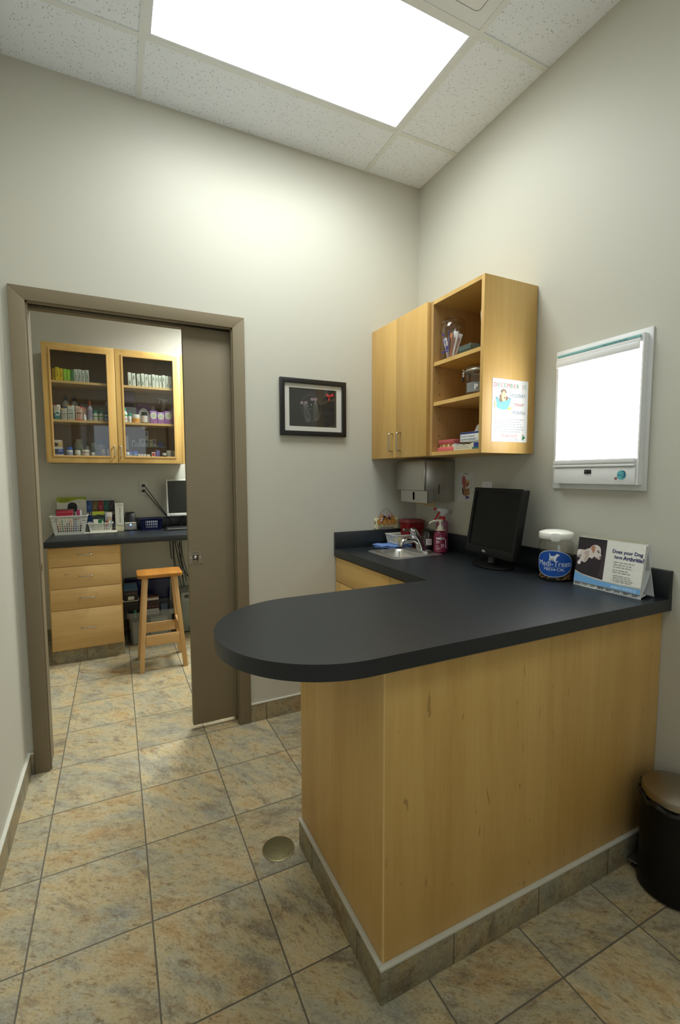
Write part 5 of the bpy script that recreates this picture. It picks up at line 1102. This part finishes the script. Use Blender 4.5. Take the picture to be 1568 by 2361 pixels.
mbox('brochure', 'green and black brochure standing in the small white basket', 'brochure', bx-.058, bx+.032, by-.035, .010, bz, .163, (40,50,44), [('r', 0, .80, 1, 1, (160,168,40)), ('o', .1, .66, 1.0, .84, (36,44,40)), ('o', .45, .5, .62, .62, (206,206,200)), ('r', 0, 0, 1, .36, (206,204,186))])
mbox('brochure', 'green and cream leaflet at the front of the small basket', 'brochure', bx-.052, bx+.026, by-.052, .006, bz, .10, (206,204,184), [('r', .45, .55, 1, 1, (30,100,50)), ('o', .8, .65, .95, .88, (190,200,180))])
mbox('brochure', 'grey booklet edge right of the green brochure', 'brochure', bx+.034, bx+.046, by-.045, .05, bz, .158, (140,146,150))
b = MB(); b.hexa((-.018,-.008,.018,.008), (-.02,-.006,.02,.006), .01, .155, P((170,150,120), .25), bev=.004); b.box(-.021,-.007,.11,.021,.007,.15,P((206,200,190),.25),.003); solo(b, 'packet', 'shiny gold packet at the right of the small basket', 'packet', (bx+.066, by-.02, bz))
for i, (dx_, dy_, ln_, c, lab) in enumerate(((.03,-.05,.3,(190,70,30),'orange marker lying in the small white basket'), (.045,-.048,.5,(60,150,170),'teal marker lying in the small white basket'), (.055,-.052,.2,(214,212,204),'white marker lying in the small white basket'), (.062,-.045,-.3,(30,30,34),'black marker lying in the small white basket'))):
    b = MB(); b.tube([(0,0,0),(0,0,.07),(0,0,.075)], [.005,.005,.002], P(c,.4), 10, M=Matrix.Rotation(ln_, 4, 'Y')); solo(b, 'marker', lab, 'marker', (bx+dx_, by+dy_, bz+.014), 0, 'markers in the small basket')
b = MB(); b.box(-.118,-.10,0,.118,.10,.0075,P((206,202,184),.6),.001); b.box(-.11,-.102,.0075,.12,.095,.0081,P((220,216,200),.6)); solo(b, 'paper_pad', 'flat cream paper pad under the small white basket', 'paper pad', (-1.852, 1.835, ZQ))
t = thing('leaflet_rack', 'clear acrylic rack of coloured leaflets behind the small basket', 'rack', (-1.850, 1.945, ZQ))
b = MB(); b.box(-.108,-.03,0,.108,-.028,.06,M_clear); b.box(-.108,.018,0,.108,.020,.262,M_clear); b.box(-.108,-.028,0,.108,.018,.003,M_clear); b.box(-.108,-.029,.2605,.108,.02,.2635,P((196,200,200),.2)); b.build('rack', t)
for i, (c, lab) in enumerate((((50,84,150),'blue leaflet at the left of the clear rack'), ((110,90,40),'olive brown leaflet in the clear rack'), ((150,36,44),'red leaflet in the middle of the clear rack'), ((30,86,70),'green leaflet in the clear rack'), ((62,50,58),'dark plum leaflet at the right of the clear rack'))):
    x = -1.850-.105+.0425*i; x1_ = x+.040
    mbox('leaflet', lab, 'leaflet', x, x1_, 1.952, .004, ZQ+.0035, .252, c, [('r', .1, .52, .85, .62, (206,200,176)), ('o', .4, .54, .62, .64, (40,40,40)), ('l', .15, .72, .85, .84, tuple(min(255, v+70) for v in c), 3)], 'leaflets in the clear rack')
t = thing('product_guide', 'thick white guide book standing upright beside the label printer', 'book', (-1.710, 1.90, ZQ))
b = MB(); b.box(-.033,-.045,0,.033,.08,.236,P((220,218,200),.5),.003); A = FR(0, -.0453, 0); b.text('PRODUCT GUIDE', .0, .135, .0155, P((70,70,66),.5), A @ Matrix.Translation((0.004,.135,0)) @ Matrix.Rotation(-PI/2,4,'Z') @ Matrix.Translation((0,-.135,0))); b.lines(-.012,.022,[.222,.213],.004,P((176,90,100),.5),A,.0006,4)
b.stroke([(-.033,.052),(-.01,.047),(.033,.043)], .003, P((60,62,60),.5), A); b.rect(-.033,.0,.033,.04,P((206,198,166),.5),A,.0003); b.build('cover', t)
# label printer
t = thing('label_printer', 'black label printer with glowing blue light on the far worktop', 'printer', (-1.6265, 1.905, ZQ))
PB = P((22,22,23), .3)
b = MB(); b.hexa((-.052,-.055,.052,.08), (-.036,.0,.036,.072), 0, .15, PB, bev=.012); b.build('body', t)
b = MB(); b.hexa((-.05,-.062,.05,-.02), (-.047,-.050,.047,-.015), .004, .052, P((120,118,114), .3), bev=.006); b.build('front_cover', t)
b = MB(); b.prism(rr(-.045,.058,.045,.068,.005), 0, .004, P((232,226,190), .3), FR(0, -.044, 0, 0, .2)); b.prism([(-.028,.07),(.028,.07),(.022,.088),(-.028,.088)], 0, .002, PAPER, FR(0, -.03, 0, 0, .3)); b.build('paper_slot', t)
b = MB(); b.lathe([(0,.003),(.005,.002),(.0065,0)], emit('blue_led', (.12,.3,1), 6), 16, FR(0, -.0565, .048)); b.build('light', t)
t = thing('blue_basket', 'dark blue slotted basket on the far worktop by the keyboard', 'basket', (-1.466, 1.86, ZQ))
basket(t, .156, .10, .096, .012, M_bluebin, (9, 6), 3, .002, (.018, .080, .016), rimw=.005)
b = MB(); b.box(-.045,-.03,.004,.05,.03,.078,P((186,190,200),.4),.006); solo(b, 'packet', 'pale wrapped packet inside the dark blue basket', 'packet', (-1.466, 1.86, ZQ))
# wall socket and cords
t = thing('socket', 'white double socket with two black plugs on the far wall', 'socket', (-1.509, YB-.0005, 1.2))
b = MB(); b.box(-.036,-.006,0,.036,0,.115,P((206,206,196),.35),.002); b.build('plate', t)
for z in (.083, .036): b = MB(); b.prism(rr(-.016,z-.014,.016,z+.014,.008), 0, .002, P((196,196,186),.35), FR(0,-.006,0)); b.build('outlet', t)
for z, zb, lab in ((.083, -.255, 'upper black power cord running down from the double socket'), (.036, -.245, 'lower black power cord running down from the double socket')):
    t = thing('power_cord', lab, 'cord', (-1.509, YB-.0085, 1.2), 0, 'cords from the double socket')
    b = MB(); b.box(-.012,-.028,z-.011,.012,-.001,z+.011,P((18,18,18),.4),.005); b.build('plug', t)
    b = MB(); ze = -.18 if z > .05 else -.19; b.tube([(.004,-.026,z),(.012,-.033,z-.008)]+[(.012+.166*k_/5,-.036,z-.008+(ze-z+.008)*k_/5) for k_ in range(1,6)]+[(.205,-.032,-.215),(.235,-.028,-.265)], .0036, P((16,16,16),.45), 8); b.build('cord', t)
# white monitor, keyboard
t = thing('white_monitor', 'white framed monitor half hidden behind the sliding door', 'monitor', (-1.17, 1.87, ZQ), .02)
b = MB(); b.prism([(-.165,.108),(.185,.108),(.185,.43),(-.165,.43)], 0, .03, P((206,206,198), .35), FR(0, .0, 0, 0, .05), holes=[[(-.151,.132),(.171,.132),(.171,.417),(-.151,.417)]], bev=.003); b.build('frame', t)
b = MB(); b.prism([(-.152,.131),(.172,.131),(.172,.418),(-.152,.418)], .004, .022, P((16,17,16), .25), FR(0, .0, 0, 0, .05)); b.build('screen', t)
b = MB(); b.tube([(-.05,.03,.006),(-.02,.03,.115)], .012, BLACK, 10); b.tube([(.05,.03,.006),(.02,.03,.115)], .012, BLACK, 10); b.prism(ell(0,.03,.11,.06,32), 0, .012, BLACK); b.build('stand', t)
b = MB(); b.lines(-.14,-.125,[.12],.004,INK,FR(0,-.03,0,0,.05),.001,3); b.build('emblem', t)
t = thing('keyboard', 'black keyboard on the far worktop under the white monitor', 'keyboard', (-1.17, 1.74, ZQ))
b = MB(); b.hexa((-.20,-.075,.2,.075), (-.195,-.07,.195,.07), 0, .016, BLACK, bev=.004); b.box(-.18,-.073,.012,.19,-.066,.017,P((150,150,144),.35),.001); b.build('body', t)
b = MB()
for j in range(5):
    for i in range(17): b.box(-.18+.0208*i,-.055+.0235*j,.0145,-.18+.0208*i+.018,-.055+.0235*j+.0205,.0225,P((26,26,26),.4),.002,1)
b.build('keys', t)['kind'] = 'stuff'

# ---- under the far worktop
t = thing('stool', 'wooden stool with flat oiled seat in front of the far worktop', 'stool', (-1.468, 1.105, 0))
b = MB(); b.prism(rr(-.152,-.108,.150,.122,.03,6), .652, .679, oak_seat, None, bev=.006); b.build('seat', t)
def beam(b, p0, p1, w, d, mat):
    tm = bmesh.new(); A_ = [tm.verts.new((p0[0]+sx*w/2, p0[1]+sy*d/2, p0[2])) for sx, sy in ((-1,-1),(1,-1),(1,1),(-1,1))]; B_ = [tm.verts.new((p1[0]+sx*w/2, p1[1]+sy*d/2, p1[2])) for sx, sy in ((-1,-1),(1,-1),(1,1),(-1,1))]
    tm.faces.new(A_[::-1]); tm.faces.new(B_)
    for i in range(4): tm.faces.new((A_[i], A_[(i+1) % 4], B_[(i+1) % 4], B_[i]))
    bmesh.ops.bevel(tm, geom=list(tm.edges), offset=.003, segments=2, profile=.5, affect='EDGES'); b.merge(tm, mat)
for sx in (-1, 1):
    for sy in (-1, 1):
        b = MB(); beam(b, (sx*.146, sy*.146+.005, 0), (sx*.098, sy*.075+.005, .6515), .031, .034, stool_leg); b.build('leg', t)
b = MB(); b.box(-.112, -.133, .178, .112, -.115, .252, stool_rail, .003); b.build('rail', t)
b = MB(); b.box(-.112, .118, .195, .112, .136, .268, stool_rail, .003); b.build('rail', t)
for sx in (-1, 1):
    b = MB(); b.box(sx*.116-.009, -.10, .255, sx*.116+.009, .105, .315, stool_leg, .003); b.build('rail', t)

t = thing('storage_tote', 'milky plastic storage tote of boxes behind the wooden stool', 'storage box', (-1.512, 1.70, 0))
b = MB(); tm = bmesh.new(); rings = []
for (w_, d_, z) in ((.150,.145,.002),(.165,.172,.23),(.168,.176,.232),(.178,.19,.236),(.18,.192,.275),(.176,.188,.278),(.170,.182,.272)):
    rings.append([tm.verts.new((x, y, z)) for x, y in rr(-w_,-d_,w_,d_,.03,5)])
for A_, B_ in zip(rings, rings[1:]):
    for i in range(len(A_)): tm.faces.new((A_[i], A_[(i+1) % len(A_)], B_[(i+1) % len(A_)], B_[i]))
tm.faces.new(rings[0][::-1]); b.merge(tm, M_tote); b.build('tub', t)
TX, TY = -1.512, 1.70
mbox('carton', 'white carton with round black mark seen through the tote front', 'carton', TX-.135, TX-.02, TY-.13, .06, .005, .165, (206,204,196), [('o', .7, .32, .98, .55, (70,76,74)), ('l', .1, .85, .8, .92, (170,168,160), 1)])
mbox('carton', 'low white carton in the middle of the storage tote', 'carton', TX+.0, TX+.13, TY-.12, .06, .005, .19, (200,200,196), [('r', .05, .9, .95, .98, (222,220,214)), ('l', .1, .5, .9, .6, (140,140,140), 1)])
mbox('carton', 'black and red lettered carton sticking out of the tote', 'carton', TX-.085, TX+.075, TY-.05, .09, .10, .265, (54,36,32), [('r', .25, .42, .98, .60, (196,196,190)), ('l', .2, .64, 1, .72, (150,70,60), 1), ('r', .4, .88, .98, .95, (206,200,190)), ('r', 0, .97, 1, 1, (120,60,40))])
mbox('carton', 'slate blue packet leaning at the right of the tote', 'carton', TX+.085, TX+.14, TY-.05, .09, .12, .17, (70,84,104), [('l', .1, .5, .9, .8, (110,120,140), 2)])
b = MB(); b.lathe([(0,0),(.014,0),(.014,.10),(.01,.11),(.01,.115),(0,.116)], P((70,140,110), .35), 16); b.lathe([(.0142,.07),(.0145,.07),(.0145,.11),(.0105,.118),(0,.12)], P((190,200,196),.3), 16); solo(b, 'tube', 'green and silver tube standing at the left in the tote', 'tube', (TX-.115, TY-.06, .20))
t = mbox('carton', 'black and blue carton with white label tucked beside the drawers', 'carton', -1.706, -1.598, 1.60, .10, .3605, .095, (40,38,38), [('r', .0, .88, 1, 1, (60,96,130)), ('r', .3, .06, .72, .36, (214,214,210)), ('l', .05, .55, .98, .68, (150,90,86), 1)])
b = MB(); b.hexa((-.052,-.045,.052,.045), (-.047,-.02,.045,.045), .0945, .128, P((50,86,116), .45)); b.build('blue_top', t)
b = MB(); b.box(-.060,-.05,0,.056,.05,.006,P((206,204,194),.5)); b.box(-.060,-.05,.006,-.04,-.048,.016,P((206,204,194),.5)); b.box(.034,-.05,.006,.056,-.048,.018,P((206,204,194),.5)); b.box(-.058,-.046,-.0755,.054,.048,-.001,P((34,30,30),.5)); solo(b, 'carton', 'white lipped tray carton directly under the black and blue carton', 'carton', (-1.652, 1.65, .354))
# blue tub standing behind
t = thing('blue_tub', 'dark blue plastic tub behind the tote under the far worktop', 'tub', (-1.505, 1.935, 0))
b = MB(); b.hexa((-.165,-.032,.165,.035), (-.185,-.036,.188,.04), 0, .47, M_bluebin, bev=.02); b.build('tub', t)
b = MB(); b.box(-.19,-.04,.45,.192,.042,.478,M_bluebin,.012); b.build('rim', t)
# computer tower
t = thing('computer_tower', 'grey plastic computer tower under the worktop beside the stool', 'computer', (-1.16, 1.80, 0))
GP = P((150,154,148), .4)
b = MB(); b.box(-.10,-.12,.012,.10,.17,.36,GP,.012); b.build('case', t)
b = MB(); b.box(-.09,-.1245,.03,.09,-.119,.28,P((140,146,140),.4),.004); b.build('front_panel', t)
b = MB(); b.prism(ell(-.05,.325,.022,.016,20), 0, .002, P((60,62,60),.4), FR(0,-.1205,0)); b.prism(ell(-.008,.325,.016,.016,20), 0, .002, BLACK, FR(0,-.1205,0)); b.build('port', t)
b = MB(); b.prism(ell(.0,.045,.05,.02,24), 0, .003, P((110,114,110),.4), FR(0,-.1245,0)); b.build('grille', t)
for q in (-1, 1): b = MB(); b.box(q*.08-.015,-.10,0,q*.08+.015,.15,.0125,BLACK,.003); b.build('foot', t)
# hanging cables
r5 = random.Random(4)
for i, (x0, xm, x1, zend) in enumerate(((-1.321,-1.315,-1.29,.62), (-1.30,-1.28,-1.255,.42), (-1.268,-1.285,-1.23,.37), (-1.262,-1.25,-1.20,.36), (-1.255,-1.24,-1.165,.40), (-1.24,-1.215,-1.19,.36), (-1.222,-1.25,-1.17,.45), (-1.21,-1.20,-1.15,.36))):
    b = MB(); y = 1.93+.004*(i % 5); z1 = .862; pts_ = []
    for j in range(9):
        s_ = j/8; z = z1+(zend-z1)*s_; x = x0*(1-s_)**2+2*xm*s_*(1-s_)+x1*s_*s_+.008*math.sin(s_*5+i*1.3); pts_.append((x+1.24, .012*math.sin(s_*4+i), z-.862))
    b.tube(pts_, .0033 if i % 3 else .0042, P((18,18,20) if i % 4 else (24,34,50), .45), 7)
    solo(b, 'hanging_cable', 'black cable hanging in the tangle under the far worktop', 'cable', (-1.24, y, .8615), 0, 'tangle of black cables')

# ------------------------------------------------------------------ camera and view
cam = bpy.data.cameras.new('camera'); co = bpy.data.objects.new('camera', cam); COL.objects.link(co)
f, yaw, pitch, roll = 1067.34, .45177, -.07997, -.00277
fwd = Vector((math.sin(yaw)*math.cos(pitch), math.cos(yaw)*math.cos(pitch), math.sin(pitch)))
rgt = Vector((math.cos(yaw), -math.sin(yaw), 0)); up_ = rgt.cross(fwd)
r_2 = math.cos(roll)*rgt+math.sin(roll)*up_; u_2 = -math.sin(roll)*rgt+math.cos(roll)*up_
co.matrix_world = Matrix(((r_2.x,u_2.x,-fwd.x,-1.73442),(r_2.y,u_2.y,-fwd.y,-2.45136),(r_2.z,u_2.z,-fwd.z,1.37118),(0,0,0,1)))
cam.sensor_fit = 'VERTICAL'; cam.sensor_height = 36; cam.lens = f/2361*36; cam.clip_start = .02
sc.camera = co
w_ = bpy.data.worlds.new('world'); sc.world = w_; w_.use_nodes = True
w_.node_tree.nodes['Background'].inputs[0].default_value = (.6, .6, .58, 1); w_.node_tree.nodes['Background'].inputs[1].default_value = .05
sc.view_settings.view_transform = 'Standard'; sc.view_settings.look = 'None'; sc.view_settings.gamma = 1; sc.view_settings.exposure = EXPO
sc.view_settings.use_curve_mapping = False
sc.cycles.max_bounces = 10; sc.cycles.diffuse_bounces = 6; sc.cycles.transparent_max_bounces = 24
